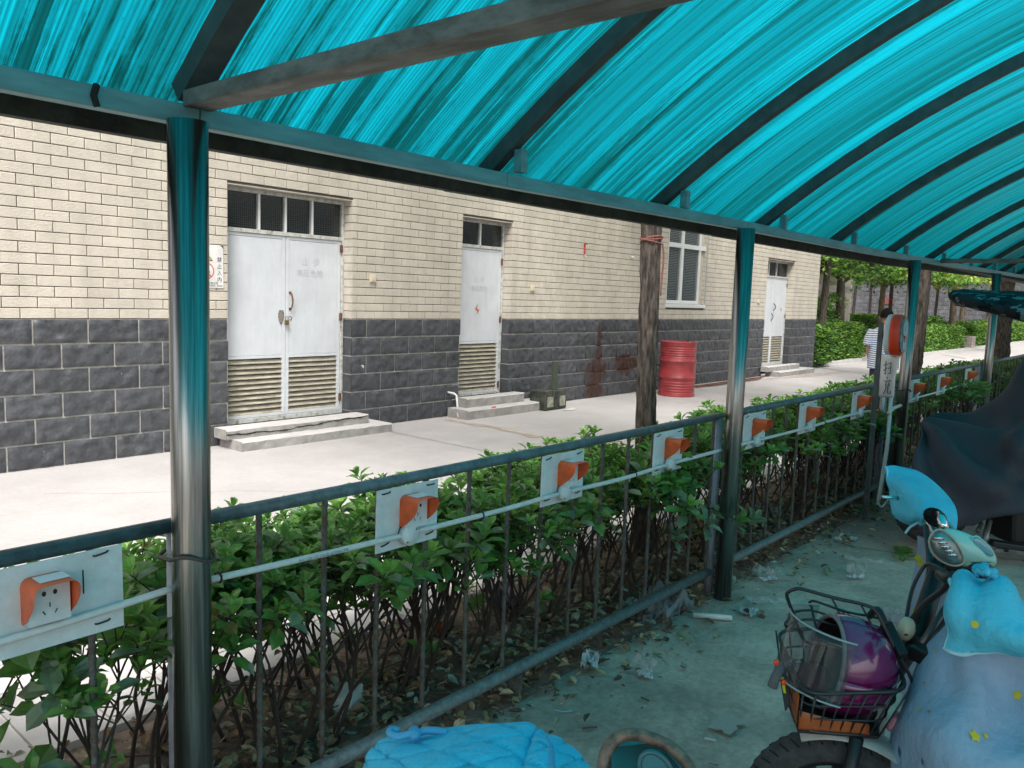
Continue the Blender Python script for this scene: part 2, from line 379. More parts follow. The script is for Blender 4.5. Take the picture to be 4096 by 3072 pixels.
for b in bricks:
    if b in big:
        if abs(b[1]-b[0]-(PX-G)) < .002 and abs(b[3]-b[2]-(PZ-G)) < .002:
            o = bpy.data.objects.new('brick', full); COL.objects.link(o); o.parent = bld
            o.location = V(((b[0]+b[1])/2, YW+random.uniform(-.0012,.0012), (b[2]+b[3])/2))-bld.location
            o.rotation_euler = (0, random.uniform(-.002,.002), 0)
        else: obj('brick', MB().tile(*b, YW, .0115, .0035), cream, bld)
    else: fm.tile(*b, YW+random.uniform(-.001,.001), .0115, .0035)
# reveals of the doors and the end wall
for X in (D1[1], D2[1], D3[1]):
    for r in range(15):
        z0 = 1.236+r*PZ
        if z0 > LINT-.03: break
        z1 = min(z0+PZ-G, LINT-.002); fm.box((X-.0105,YW+.003,z0),(X-.0005,YW+.148,z1))
for a, b in (D1, D2, D3): fm.box((a,YW+.0125,LINT-.011),(b-.0115,YW+.148,LINT-.0005))
obj('brick_field', fm, cream2, bld, kind='stuff')
# slate blocks: pitch .43 x .205, rough split faces
SX, SZ, SG = .43, .205, .015
def split_block(w_, h_, seed):
    rnd = random.Random(seed); nx, nz = max(3, int(w_/.024)), 9; P = []
    tx = [rnd.uniform(0,10) for _ in range(3)]
    for i in range(nz+1):
        row = []
        for j in range(nx+1):
            u, v = j/nx, i/nz; e = min(u, 1-u)*w_; f = min(v, 1-v)*h_; edge = min(1, min(e, f)/.022)
            n = noise.noise((u*w_*9+tx[0], v*h_*11, tx[1]))+.6*noise.noise((u*w_*22+tx[2], v*h_*26, tx[0]))
            rid = -abs(((u*w_*7+v*h_*5+tx[1]) % 1)-.5)*.010
            row.append(V((u*w_-w_/2, -edge*(.012+.016*n+rid*2.2), v*h_-h_/2)))
        P.append(row)
    m = MB().grid(P); n0 = len(m.v)
    loop = [(-w_/2,-h_/2),(w_/2,-h_/2),(w_/2,h_/2),(-w_/2,h_/2)]
    m.add([(x,0,z) for x, z in loop]+[(x,.011,z) for x, z in loop], [(0,1,5,4),(1,2,6,5),(2,3,7,6),(3,0,4,7)])
    return m
variants = [split_block(SX-SG, SZ-SG, k).mesh('stone', stone, smooth=True) for k in range(9)]
k9 = 0
for r in range(6):
    z1 = 1.23-r*SZ-SG/2; z0 = max(z1-SZ+SG, .004); off = 2.465-SX*12+(SX/2 if r % 2 else 0)
    for a, b in [(s0, s1) for s0, s1 in spans(z0, z1)]:
        if b-a < .02: continue
        k = math.floor((a-off)/SX)
        while off+k*SX < b:
            x0 = max(a, off+k*SX+SG/2); x1 = min(b, off+(k+1)*SX-SG/2); k += 1
            if x1-x0 < .04 or x1 < 1.6: continue
            k9 += 1
            if x1-x0 > SX-SG-.003:
                o = bpy.data.objects.new('stone', variants[(k9*7+r*3) % 9])
            else: o = bpy.data.objects.new('stone', split_block(x1-x0, SZ-SG, k9).mesh('stone', stone, smooth=True))
            COL.objects.link(o); o.parent = bld; o.location = V(((x0+x1)/2, YW, (z0+z1)/2))-bld.location
for X in (D1[1], D2[1], D3[1]):
    for r in range(6):
        z1 = 1.23-r*SZ-SG/2; o = obj('stone', MB().box((X-.010,YW+.004,z1-SZ+SG),(X-.0005,YW+.148,z1)), stone, bld)
# patches: painted-out cement by the first step, rust stain
obj('cement_patch', MB().box((7.30,YW-.004,.20),(7.415,YW+.005,.40)), step_side, bld)
# doors
def grille_door(x0, x1, leaves, zb, zt, ztr, zl, name_lab, mull, ins):
    y = YW+.15; d = obj('door', MB().box((x0+.002,y-.01,zb-.05),(x0+.035,y+.05,LINT-.012)).box((x1-.045,y-.01,zb-.05),(x1-.0125,y+.05,LINT-.012))
        .box((x0+.035,y-.012,LINT-.05),(x1-.045,y+.05,LINT-.0125)).box((x0+.035,y-.012,ztr-.045),(x1-.045,y+.05,ztr-.005)).box((x0+.035,y-.01,zb-.05),(x1-.045,y+.05,zb-.004)), door_frame, bld, label=name_lab, bevel=.003)
    a, b = x0+.037, x1-.047
    obj('pane', MB().box((a,y+.028,ztr),(b,y+.034,LINT-.05)), darkglass, d)
    for mx in mull: obj('mullion', MB().box((mx-.011,y-.011,ztr-.004),(mx+.011,y+.03,LINT-.051)), white_al, d)
    sc = MB(); n = int((b-a)/.022)
    for i in range(1, n): xx = a+i*(b-a)/n; sc.box((xx-.0012,y+.004,ztr),(xx+.0012,y+.0055,LINT-.052))
    n = int((LINT-.05-ztr)/.022)
    for i in range(1, n): zz = ztr+i*.022; sc.box((a,y+.006,zz-.0012),(b,y+.0075,zz+.0012))
    obj('wire_screen', sc, mat('screen_wire', (.055,.065,.06), .6), d, kind='stuff')
    obj('backing', MB().box((a,y+.07,zb-.04),(b,y+.09,ztr-.05)), dark, d)
    wl = (b-a)/leaves
    for i in range(leaves):
        l0, l1 = a+i*wl+.003, a+(i+1)*wl-.003; f = .038; zt2 = ztr-.048
        lf = obj('door_leaf', MB().box((l0,y,zb),(l0+f,y+.04,zt2)).box((l1-f,y,zb),(l1,y+.04,zt2)).box((l0+f,y,zt2-.03),(l1-f,y+.04,zt2)).box((l0+f,y,zl),(l1-f,y+.04,zl+.03)).box((l0+f,y,zb),(l1-f,y+.04,zb+.03)), white_door, d, bevel=.002)
        obj('door_panel', MB().box((l0+f+.003,y+.004,zl+.033),(l1-f-.003,y+.018,zt2-.033)), white_door, d)
        ns = int((zl-zb-.03)/.052)
        for k in range(ns):
            zz = zb+.03+(k+.5)*(zl-zb-.03)/ns
            obj('slat', MB().add([(l0+f,y+.002,zz-.026),(l1-f,y+.002,zz-.026),(l1-f,y+.002,zz-.020),(l0+f,y+.002,zz-.020),(l0+f,y+.032,zz+.016),(l1-f,y+.032,zz+.016),(l1-f,y+.034,zz+.010),(l0+f,y+.034,zz+.010)],
                [(0,1,2,3),(3,2,5,4),(0,7,6,1),(4,5,6,7)]), louvre_m, d)
    for zz in ins:
        obj('hinge', MB().tube([(x1-.052,y-.014,zz-.045),(x1-.052,y-.014,zz+.045)], .009, 6).box((x1-.07,y-.012,zz-.04),(x1-.03,y-.010,zz+.04)), rust, d)
    return d, y
d1, yd = grille_door(*D1, 2, .215, 0, 2.13, .82, 'wide double door with louvres below and a padlock', [4.62,4.93,5.26], (2.0,1.25,.35))
xm = (D1[0]+D1[1])/2-.005
obj('handle', MB().tube([(xm+.055,yd,1.50),(xm+.055,yd-.03,1.49),(xm+.062,yd-.04,1.42),(xm+.055,yd-.03,1.345),(xm+.055,yd,1.335)], .0075, 6, smooth=3).box((xm+.04,yd-.003,1.49),(xm+.07,yd-.0005,1.515)).box((xm+.04,yd-.003,1.32),(xm+.07,yd-.0005,1.345)), rust, d1)
obj('lock_hole', MB().lathe([(.0,-.006),(.014,-.006),(.022,0)], (xm+.057,yd-.001,1.235), 12, axis=(0,-1,0)), rust, d1)
obj('padlock', MB().box((xm-.022,yd-.034,1.165),(xm+.022,yd-.014,1.215)).tube([(xm-.014,yd-.024,1.21),(xm-.014,yd-.024,1.245),(xm,yd-.024,1.258),(xm+.014,yd-.024,1.245),(xm+.014,yd-.024,1.21)], .004, 6), mat('old_brass', (.25,.17,.07), .5, metal=.6, var=.3), d1, bevel=.004)
g = MB(); g.add([(xm-.055+random.uniform(-.012,.012)*0+.036*cos(t)-.0, yd-.0015-.001, 1.255+.075*sin(t)*(1+.2*sin(3*t))) for t in [i*2*pi/16 for i in range(16)]], [tuple(range(16))])
obj('grease_patch', g, mat('grease', (.22,.20,.17), .6, var=.5, vscale=40), d1)
faint = mat('faded_stencil', (.47,.50,.51), .6); redf = mat('faded_red', (.55,.16,.12), .6)
text('止  步', .095, (5.13,yd+.0025,1.80), (1,0,0), (0,0,1), faint, d1); text('高压危险', .085, (5.07,yd+.0025,1.68), (1,0,0), (0,0,1), faint, d1)
d2, yd = grille_door(*D2, 1, .235, 0, 2.2, .90, 'narrow single door with a faded red lightning bolt', [7.90], (1.22,.33,2.0))
text('止  步', .085, (7.80,yd+.0025,1.715), (1,0,0), (0,0,1), faint, d2); text('高压危险', .078, (7.76,yd+.0025,1.60), (1,0,0), (0,0,1), faint, d2)
obj('lightning_mark', MB().add([(7.90,yd+.002,1.43),(7.84,yd+.002,1.355),(7.885,yd+.002,1.335),(7.895,yd+.002,1.29),(7.93,yd+.002,1.35),(7.885,yd+.002,1.365)], [(0,1,2,5),(5,2,3,4)]), redf, d2)
obj('threshold_rust', MB().box((D2[0]+.04,yd-.016,.20),(D2[1]-.05,yd-.0125,.215)), rust, d2)
d3, yd = grille_door(*D3, 2, .215, 0, 2.19, .84, 'far double door with curly handles near the end of the wall', [17.2,17.62], (2.0,1.3))
xm = (D3[0]+D3[1])/2-.005
for sx, zz in ((1,1.50),(-1,1.28)):
    obj('handle', MB().tube([(xm+.04*sx,yd,zz+.08),(xm+.05*sx,yd-.04,zz+.03),(xm+.05*sx,yd-.04,zz-.03),(xm+.04*sx,yd,zz-.08)], .009, 6, smooth=3), black, d3)
for xx in (16.98,18.02): obj('red_mark', MB().add([(xx,yd+.002,1.50),(xx-.04,yd+.002,1.44),(xx+.02,yd+.002,1.42),(xx+.03,yd+.002,1.36),(xx+.05,yd+.002,1.44)], [(0,1,2,4),(2,3,4)]), redf, d3)

# window
wn = obj('window', MB().box((WN[0]+.02,YW+.03,WZ[0]+.04),(WN[0]+.07,YW+.10,WZ[1])).box((WN[1]-.22,YW+.03,WZ[0]+.04),(WN[1]-.17,YW+.10,WZ[1]))
   .box((WN[0]+.52,YW+.025,WZ[0]+.04),(WN[0]+.60,YW+.10,WZ[1])).box((WN[0]+.07,YW+.03,WZ[0]+.04),(WN[0]+.52,YW+.10,WZ[0]+.10)).box((WN[0]+.60,YW+.03,WZ[0]+.04),(WN[1]-.22,YW+.10,WZ[0]+.10))
   .box((WN[0]+.07,YW+.028,2.50),(WN[0]+.52,YW+.10,2.58)).box((WN[0]+.60,YW+.028,2.50),(WN[1]-.22,YW+.10,2.58)).box((WN[1]-.169,YW+.02,2.50),(WN[1]-.003,YW+.05,2.58)), white_al, bld, bevel=.006, label='white framed window with horizontal blinds')
obj('pane', MB().box((WN[0]+.07,YW+.055,WZ[0]+.10),(WN[1]-.22,YW+.06,WZ[1])), mat('window_glass', (.10,.13,.14), .05, spec=.9, alpha=.35), wn)
bl = MB()
for i in range(58):
    zz = WZ[0]+.12+i*.029
    bl.add([(WN[0]+.07,YW+.075,zz),(WN[1]-.22,YW+.075,zz),(WN[1]-.22,YW+.092,zz+.017),(WN[0]+.07,YW+.092,zz+.017)], [(0,1,2,3)])
obj('blind', bl, mat('grey_blind', (.42,.46,.46), .5), wn, kind='stuff')
obj('room_dark', MB().box((WN[0]+.02,YW+.13,WZ[0]+.04),(WN[1]-.02,YW+.14,WZ[1])), dark, wn)
obj('sill', MB().box((WN[0]-.02,YW-.02,WZ[0]-.03),(WN[1]+.02,YW+.10,WZ[0]+.035)), white_al, wn, bevel=.004)
rv = MB()
for i in range(20): rv.box((WN[1]-.0115,YW+.003,WZ[0]+.045+i*PZ),(WN[1]-.0005,YW+.10,WZ[0]+.045+i*PZ+PZ-G))
rv.box((WN[1]-.165,YW+.06,WZ[0]+.036),(WN[1]-.012,YW+.11,WZ[1]))
obj('window_jamb', rv, cream2, wn)
obj('down_pipe', MB().box((WN[1]+.003,YW-.012,WZ[0]-.05),(WN[1]+.02,YW-.003,WZ[1])), mat('grey_green_strip', (.25,.34,.34), .5), wn)

# steps
def steps(lab, x0, x1, x2, xl, h, y1, y2, crack=False):
    s = root('entrance_steps', lab, 'steps', 'concrete steps in front of the metal doors', loc=((x0+x1)/2, 7.0, 0))
    f = YW-.03
    for nm, a, b, yy, z0, z1 in (('lower_step', xl, x2, y1, 0, h/2), ('upper_step', x0, x1, y2, h/2+.001, h)):
        m = MB(); n = max(6, int((b-a)/.09)); rnd = random.Random(int(a*100)+int(z1*100))
        if z1 == h and not crack: m2 = None
        rows = []
        prof = [(yy, z0), (yy, z1-.012), (yy+.012, z1), (f, z1)]
        for q, (py, pz) in enumerate(prof): rows.append([V((a+(b-a)*j/n, py+(rnd.uniform(-.006,.006) if q < 3 else 0), pz+(rnd.uniform(-.003,.003) if q in (1,2) else 0))) for j in range(n+1)])
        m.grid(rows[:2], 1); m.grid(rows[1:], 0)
        m.add([(a,yy,z0),(a,f,z0),(a,f,z1),(a,yy,z1)], [(0,3,2,1)], 1); m.add([(b,yy,z0),(b,f,z0),(b,f,z1),(b,yy,z1)], [(0,1,2,3)], 1)
        obj(nm, m, [concrete, step_side], s)
    if crack:
        c = MB(); pts = []; rnd = random.Random(4); n = 34
        for i in range(n): t = i/(n-1); pts.append((x0+(x1-x0)*t, y2-.008, h*.80-.02*sin(t*5)+rnd.uniform(-.008,.008)))
        for i in range(n-1):
            a, b = pts[i], pts[i+1]; t = .004+.004*rnd.random()
            c.add([(a[0],a[1],a[2]-t),(b[0],b[1],b[2]-t),(b[0],b[1],b[2]+t),(a[0],a[1],a[2]+t)], [(0,1,2,3)])
        obj('crack', c, dark, s)
    return s
steps('two shallow concrete steps, cracked along the top slab, below the wide double door', 4.02, 5.74, 5.93, 4.08, .19, 6.76, 6.93, True)
steps('two concrete steps below the narrow door with the red lightning bolt', 7.36, 8.50, 8.80, 7.20, .235, 6.80, 6.98)
steps('two small concrete steps at the farthest door, near the end of the wall', 16.7, 18.5, 19.0, 16.95, .22, 6.83, 7.0)

# sign beside the first door
sg = root('warning_sign', 'white enamel keep-out sign on the cream tiles beside the wide double door', 'sign', loc=(4.0,YW,1.7))
ys = YW-.008
obj('plate', MB().box((3.70,ys,1.525),(4.14,ys+.006,1.93)), mat('sign_white', (.68,.68,.66), .4, var=.1, vscale=6), sg, bevel=.003)
ink = mat('sign_ink', (.02,.02,.025), .5); yel = mat('sign_yellow', (.75,.55,.02), .45); redi = mat('sign_red', (.6,.08,.06), .45)
obj('warning_triangle', MB().add([(3.80,ys-.001,1.78),(4.03,ys-.001,1.78),(3.915,ys-.001,1.92)], [(0,1,2)], 0).add([(3.815,ys-.002,1.787),(4.015,ys-.002,1.787),(3.915,ys-.002,1.908)], [(0,1,2)], 1), [ink, yel], sg)
ring = MB(); N = 32
for i in range(N):
    a, b = 2*pi*i/N, 2*pi*(i+1)/N
    ring.add([(3.965+r*cos(t), ys-.001, 1.685+r*sin(t)) for r, t in ((.068,a),(.068,b),(.078,b),(.078,a))], [(0,1,2,3)])
ring.add([(3.912,ys-.003,1.738),(3.920,ys-.003,1.745),(4.018,ys-.003,1.633),(4.010,ys-.003,1.626)], [(0,1,2,3)])
obj('prohibition_ring', ring, redi, sg)
pg = MB(); pg.add([(3.965+.013*cos(t), ys-.0015, 1.731+.013*sin(t)) for t in [i*pi/6 for i in range(12)]], [tuple(range(12))])
pg.add([(x,ys-.0015,z) for x, z in ((3.945,1.712),(3.985,1.712),(4.003,1.672),(3.995,1.668),(3.982,1.692),(3.980,1.628),(3.970,1.628),(3.966,1.668),(3.962,1.628),(3.952,1.628),(3.948,1.692),(3.935,1.668),(3.927,1.672))], [tuple(range(13))])
obj('pictogram', pg, mat('pict_blue', (.02,.04,.10), .5), sg)
for i, ch in enumerate('禁止入内'): text(ch, .052, (4.072,ys-.001,1.775-i*.062), (1,0,0), (0,0,1), ink, sg)
text('供电公司', .026, (3.98,ys-.001,1.562), (1,0,0), (0,0,1), ink, sg); text('服务电话：95598', .022, (3.96,ys-.001,1.54), (1,0,0), (0,0,1), ink, sg)
obj('rust_corner', MB().add([(4.139,ys-.0012,1.929),(4.105,ys-.0012,1.929),(4.125,ys-.0012,1.915),(4.139,ys-.0012,1.90)], [(0,1,2,3)]), rust, sg)
# switches
swm = mat('cream_switch', (.60,.54,.40), .4)
for x, z, lab in ((5.97,1.69,'cream wall switch between the wide double door and the narrow door'),(8.83,1.665,'cream wall switch just past the door with the lightning bolt'),(16.41,1.62,'small cream wall switch beside the farthest door')):
    s = root('wall_switch', lab, 'switch', 'switches on the cream wall', loc=(x,YW,z))
    obj('switch_box', MB().box((-.043,-.022,-.045),(.043,-.001,.045)), swm, s, bevel=.006, local=True)
    obj('rocker', MB().box((-.022,-.028,-.026),(.022,-.0225,.026)), swm, s, bevel=.003, local=True)
# ribbon scrap, hook
s = root('ribbon_scrap', 'scrap of red and white ribbon stuck high on the cream tiles', 'ribbon', loc=(10.05,YW,2.3))
p0 = onY(1261,527,YW-.012)
obj('ribbon', MB().grid([[p0+V((0,0,0)),p0+V((.04,-.01,0))],[p0+V((.0,-.01,-.07)),p0+V((.035,-.012,-.08))],[p0+V((.01,-.004,-.16)),p0+V((.04,-.012,-.15))]]), mat('red_ribbon', (.55,.05,.04), .6), s, solid=.002)
obj('ribbon_end', MB().grid([[p0+V((.012,-.012,-.15)),p0+V((.035,-.013,-.15))],[p0+V((.04,-.01,-.20)),p0+V((.065,-.012,-.19))]]), pvc, s, solid=.002)
obj('ribbon_knot', MB().tube([p0+V((.0,-.01,0)), p0+V((.03,-.03,.012)), p0+V((.07,-.015,.0))], .008, 6), mat('maroon', (.15,.03,.03), .6), s)
tag(obj('wall_hook', MB().lathe([(0,-.02),(.02,-.018),(.022,0),(.012,.03),(0,.032)], onY(1408,560,YW-.03) if False else onY(1367,556,YW-.025), 10, axis=(0,-1,0)), pvc), 'tiny white plastic cap fixed on the cream tiles left of the tree', 'hook')

# rust stain bled over the slate blocks: part of the stone material, in world coordinates
def add_stain(m, ells, col):
    t = m.node_tree; b = t.nodes['Principled BSDF']; src = b.inputs['Base Color'].links[0].from_socket
    gp = t.nodes.new('ShaderNodeNewGeometry'); nz = t.nodes.new('ShaderNodeTexNoise'); nz.inputs['Scale'].default_value = 9; nz.inputs['Detail'].default_value = 6
    lk(t, gp.outputs['Position'], nz.inputs['Vector']); tot = None
    for (cx, cz, rx, rz) in ells:
        mp = t.nodes.new('ShaderNodeMapping'); mp.vector_type = 'POINT'; lk(t, gp.outputs['Position'], mp.inputs[0])
        mp.inputs['Scale'].default_value = (1/rx, 0, 1/rz); mp.inputs['Location'].default_value = (-cx/rx, 0, -cz/rz)
        ln = t.nodes.new('ShaderNodeVectorMath'); ln.operation = 'LENGTH'; lk(t, mp.outputs[0], ln.inputs[0])
        a = t.nodes.new('ShaderNodeMath'); a.operation = 'MULTIPLY_ADD'; a.inputs[1].default_value = 1.5; lk(t, nz.outputs['Fac'], a.inputs[0]); lk(t, ln.outputs['Value'], a.inputs[2])
        r = t.nodes.new('ShaderNodeMapRange'); r.inputs['From Min'].default_value = 2.0; r.inputs['From Max'].default_value = 1.45; lk(t, a.outputs[0], r.inputs['Value'])
        if tot is None: tot = r.outputs[0]
        else: x = t.nodes.new('ShaderNodeMath'); x.operation = 'MAXIMUM'; lk(t, tot, x.inputs[0]); lk(t, r.outputs[0], x.inputs[1]); tot = x.outputs[0]
    mx = t.nodes.new('ShaderNodeMix'); mx.data_type = 'RGBA'; lk(t, tot, mx.inputs['Factor']); lk(t, src, mx.inputs['A']); mx.inputs['B'].default_value = (*col, 1); lk(t, mx.outputs['Result'], b.inputs['Base Color'])
add_stain(stone, [(10.52,.42,.27,.20), (10.56,.75,.08,.38), (11.35,.50,.33,.16), (10.45,.12,.24,.16)], (.045,.022,.017))
add_stain(mortar_l, [(10.52,.42,.27,.20), (10.56,.75,.08,.38), (11.35,.50,.33,.16), (10.45,.12,.24,.16)], (.07,.036,.026))

# ================================================================== SHED
shed = root('bicycle_shed', 'curved teal polycarbonate shelter roof on stainless posts over the parked scooters', 'shelter', loc=(4,YF,0))
POSTX = [-2.2, .946, 3.888, 7.015, 10.352, 13.6, 16.9]
# roof arc over y, z
RA, Y0, Z0, TH = 5.4, 1.874, 2.03, radians(37)
YC, ZC = Y0-RA*sin(TH), Z0-RA*cos(TH)
def arc(a, dr=0): return (YC+(RA+dr)*sin(a), ZC+(RA+dr)*cos(a))     # a: angle from vertical
LIFT = lambda x: max(0, (x-7))*.014
AE = radians(38.9)     # eave beyond the beam
AB = -radians(24)
# polycarbonate: streaked with dirt and algae
m = bpy.data.materials.new('teal_polycarbonate'); m.use_nodes = True; t = m.node_tree; t.nodes.clear()
uv = t.nodes.new('ShaderNodeUVMap'); uv.uv_map = 'UVMap'
def mapn(sc, loc=(0,0,0)): q = t.nodes.new('ShaderNodeMapping'); q.inputs['Scale'].default_value = sc; q.inputs['Location'].default_value = loc; lk(t, uv.outputs[0], q.inputs[0]); return q
def noi(mp, s, d=5, r=.6): n = t.nodes.new('ShaderNodeTexNoise'); n.inputs['Scale'].default_value = s; n.inputs['Detail'].default_value = d; n.inputs['Roughness'].default_value = r; lk(t, mp.outputs[0], n.inputs['Vector']); return n
def rng(src, a, b, c=0, d=1): r = t.nodes.new('ShaderNodeMapRange'); r.inputs['From Min'].default_value = a; r.inputs['From Max'].default_value = b; r.inputs['To Min'].default_value = c; r.inputs['To Max'].default_value = d; lk(t, src, r.inputs['Value']); return r
def mth(op, a, b): q = t.nodes.new('ShaderNodeMath'); q.operation = op; (lk(t, a, q.inputs[0]) if not isinstance(a, (int, float)) else setattr(q.inputs[0], 'default_value', a)); (lk(t, b, q.inputs[1]) if not isinstance(b, (int, float)) else setattr(q.inputs[1], 'default_value', b)); return q
broad = noi(mapn((1, .03, 1)), 2.6, 4); mid = noi(mapn((1, .006, 1), (3,1,0)), 9, 6, .75); fine = noi(mapn((1, .0025, 1), (7,0,0)), 46, 4, .75)
blot = noi(mapn((1, .022, 1), (2,5,0)), 7, 7, .8); spot = noi(mapn((1, .5, 1), (1,9,0)), 60, 3, .6)
wav = t.nodes.new('ShaderNodeTexWave'); wav.wave_type = 'BANDS'; wav.bands_direction = 'X'; wav.inputs['Scale'].default_value = 26; wav.inputs['Distortion'].default_value = .15; lk(t, mapn((1,1,1)).outputs[0], wav.inputs['Vector'])
clean = rng(mid.outputs['Fac'], .40, .53); cl2 = rng(fine.outputs['Fac'], .30, .62, .55, 1.06); cl3 = rng(broad.outputs['Fac'], .34, .60, .55, 1.0)
sep = t.nodes.new('ShaderNodeSeparateXYZ'); lk(t, uv.outputs[0], sep.inputs[0])
edge = rng(sep.outputs['Y'], .0, .95, 1, 0)      # 1 at the eave where dirt gathers
spk = noi(mapn((1, .45, 1), (4,2,0)), 38, 4, .7)
al0 = mth('ADD', mth('ADD', blot.outputs['Fac'], mth('MULTIPLY', edge.outputs[0], .10).outputs[0]).outputs[0], mth('MULTIPLY', spk.outputs['Fac'], .10).outputs[0])
algae = rng(al0.outputs[0], .615, .67)
near = rng(sep.outputs['X'], 1.0, 7.0, 1.0, .30); algae = mth('MULTIPLY', algae.outputs[0], near.outputs[0])
v = mth('MULTIPLY', mth('MULTIPLY', rng(clean.outputs[0], 0, 1, .28, 1.0).outputs[0], cl2.outputs[0]).outputs[0], cl3.outputs[0])
v = mth('MULTIPLY', v.outputs[0], rng(wav.outputs['Fac'], 0, 1, .70, 1.10).outputs[0])
v = mth('MULTIPLY', v.outputs[0], rng(spot.outputs['Fac'], .30, .40, .75, 1).outputs[0])
v = mth('MULTIPLY', v.outputs[0], rng(algae.outputs[0], 0, 1, 1, .16).outputs[0])
far_tone = t.nodes.new('ShaderNodeMapRange'); far_tone.interpolation_type = 'SMOOTHSTEP'; far_tone.inputs['From Min'].default_value = 3.2; far_tone.inputs['From Max'].default_value = 8.0; far_tone.inputs['To Min'].default_value = 1.0; far_tone.inputs['To Max'].default_value = .66; lk(t, sep.outputs['X'], far_tone.inputs['Value'])  # sheet colour turns darker towards the far end of the roof
v = mth('MULTIPLY', v.outputs[0], far_tone.outputs[0])
cr_ = t.nodes.new('ShaderNodeValToRGB'); lk(t, v.outputs[0], cr_.inputs[0]); e = cr_.color_ramp
e.elements[0].position = .0; e.elements[0].color = (.002,.03,.028,1); e.elements[1].position = 1.0; e.elements[1].color = (.003,.50,.64,1)
for p_, c_ in ((.25,(.003,.14,.16,1)), (.55,(.003,.26,.35,1))): q = e.elements.new(p_); q.color = c_
tr = t.nodes.new('ShaderNodeBsdfTranslucent'); lk(t, cr_.outputs[0], tr.inputs[0])
df = t.nodes.new('ShaderNodeBsdfPrincipled'); df.inputs['Base Color'].default_value = (.002,.08,.10,1); df.inputs['Roughness'].default_value = .35
mx = t.nodes.new('ShaderNodeMixShader'); mx.inputs[0].default_value = .16; lk(t, tr.outputs[0], mx.inputs[1]); lk(t, df.outputs[0], mx.inputs[2])
out = t.nodes.new('ShaderNodeOutputMaterial'); lk(t, mx.outputs[0], out.inputs[0]); poly = m
# sheets: one per 2.1 m width
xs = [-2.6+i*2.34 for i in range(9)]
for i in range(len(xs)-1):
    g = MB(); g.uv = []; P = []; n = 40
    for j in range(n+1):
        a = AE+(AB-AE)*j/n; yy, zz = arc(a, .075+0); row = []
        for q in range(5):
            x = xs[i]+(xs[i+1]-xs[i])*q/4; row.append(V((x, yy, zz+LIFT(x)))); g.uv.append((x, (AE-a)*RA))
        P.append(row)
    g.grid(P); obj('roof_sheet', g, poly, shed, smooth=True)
def sweep_arc(x, wd, ht, dr, a0, a1, n=30):
    g = MB()
    rings = []
    for j in range(n+1):
        a = a0+(a1-a0)*j/n; y1, z1 = arc(a, dr); y2, z2 = arc(a, dr+ht); L = LIFT(x)
        rings.append([(x-wd/2,y1,z1+L),(x+wd/2,y1,z1+L),(x+wd/2,y2,z2+L),(x-wd/2,y2,z2+L)])
    return g.loft(rings)
RX = [-.2, 1.035, 2.17, 3.335, 4.47, 5.68, 6.93, 8.15, 9.3, 10.5, 11.7, 12.9, 14.1, 15.3]
for x in RX:
    obj('rafter', sweep_arc(x, .066 if 1 < x < 1.1 else .043, .055, .01, radians(38.3 if x > 1.5 else 37.8), AB), rafter_m, shed)
    if abs(x-1.0) > .1: obj('bracket', MB().box((x-.008,YF-.050,1.972+LIFT(x)*1.1),(x+.024,YF-.015,2.05+LIFT(x))), beam_m, shed, bevel=.002)
# beam following the posts, slightly rising at the far end
bz = [(-3,1.918,1.965),(1.0,1.918,1.964),(2.1,1.914,1.960),(4.0,1.926,1.972),(6.1,1.929,1.974),(10.6,1.984,2.024),(18,2.07,2.11)]
for i in range(len(bz)-1):
    (x0,a0,b0),(x1,a1,b1) = bz[i], bz[i+1]; g = MB()
    g.loft([[(x0,1.83,a0),(x0,1.873,a0),(x0,1.873,b0),(x0,1.83,b0)],[(x1-.002,1.83,a1),(x1-.002,1.873,a1),(x1-.002,1.873,b1),(x1-.002,1.83,b1)]])
    obj('edge_beam', g, beam_m, shed, bevel=.004)
obj('joint_seam', MB().tube([(.765,1.828,1.964),(.757,1.826,1.94),(.765,1.828,1.918)], .007, 6), dark, shed)
g = MB()
for i in range(20):
    x0 = -3+i; x1 = x0+.998; L0, L1 = LIFT(x0), LIFT(x1); o = random.uniform(-.0025,.0025)
    g.loft([[(x0,2.0,1.902+L0+o),(x0,2.035,1.902+L0+o),(x0,2.035,1.985+L0),(x0,2.0,1.985+L0)],[(x1,2.0,1.902+L1+o),(x1,2.035,1.902+L1+o),(x1,2.035,1.985+L1),(x1,2.0,1.985+L1)]])
obj('gutter_board', g, gutter_m, shed)
obj('eave_strip', MB().box((-3,1.880,1.966),(18,1.998,1.971)), rafter_m, shed)
for x in (.99, 8.02, 13.6):
    L = LIFT(x); obj('tie_beam', MB().box((x-.035,-1.9,1.956+L),(x+.035,1.829,1.993+L)), tie_m, shed, bevel=.003)
for x in POSTX:
    L = LIFT(x)
    for yy in (1.79, -1.95):
        if yy < 0 and x < 3: continue
        obj('post', MB().lathe([(.0,-.02),(.0445,-.02),(.0445,{.946:1.917,3.888:1.925,7.015:1.939,10.352:1.979}.get(x,1.905+L)),(0,{.946:1.917,3.888:1.925,7.015:1.939,10.352:1.979}.get(x,1.905+L))], (x,yy,0 if yy > 0 else -.0), 28), steel, shed, smooth=False)
for o in shed.children:
    if o.name.startswith('post'):
        for p_ in o.data.polygons: p_.use_smooth = len(p_.vertices) == 4 and abs(p_.normal.z) < .5
obj('edge_beam', MB().box((-3,-1.98,1.905),(18,-1.93,1.975)), beam_m, shed)

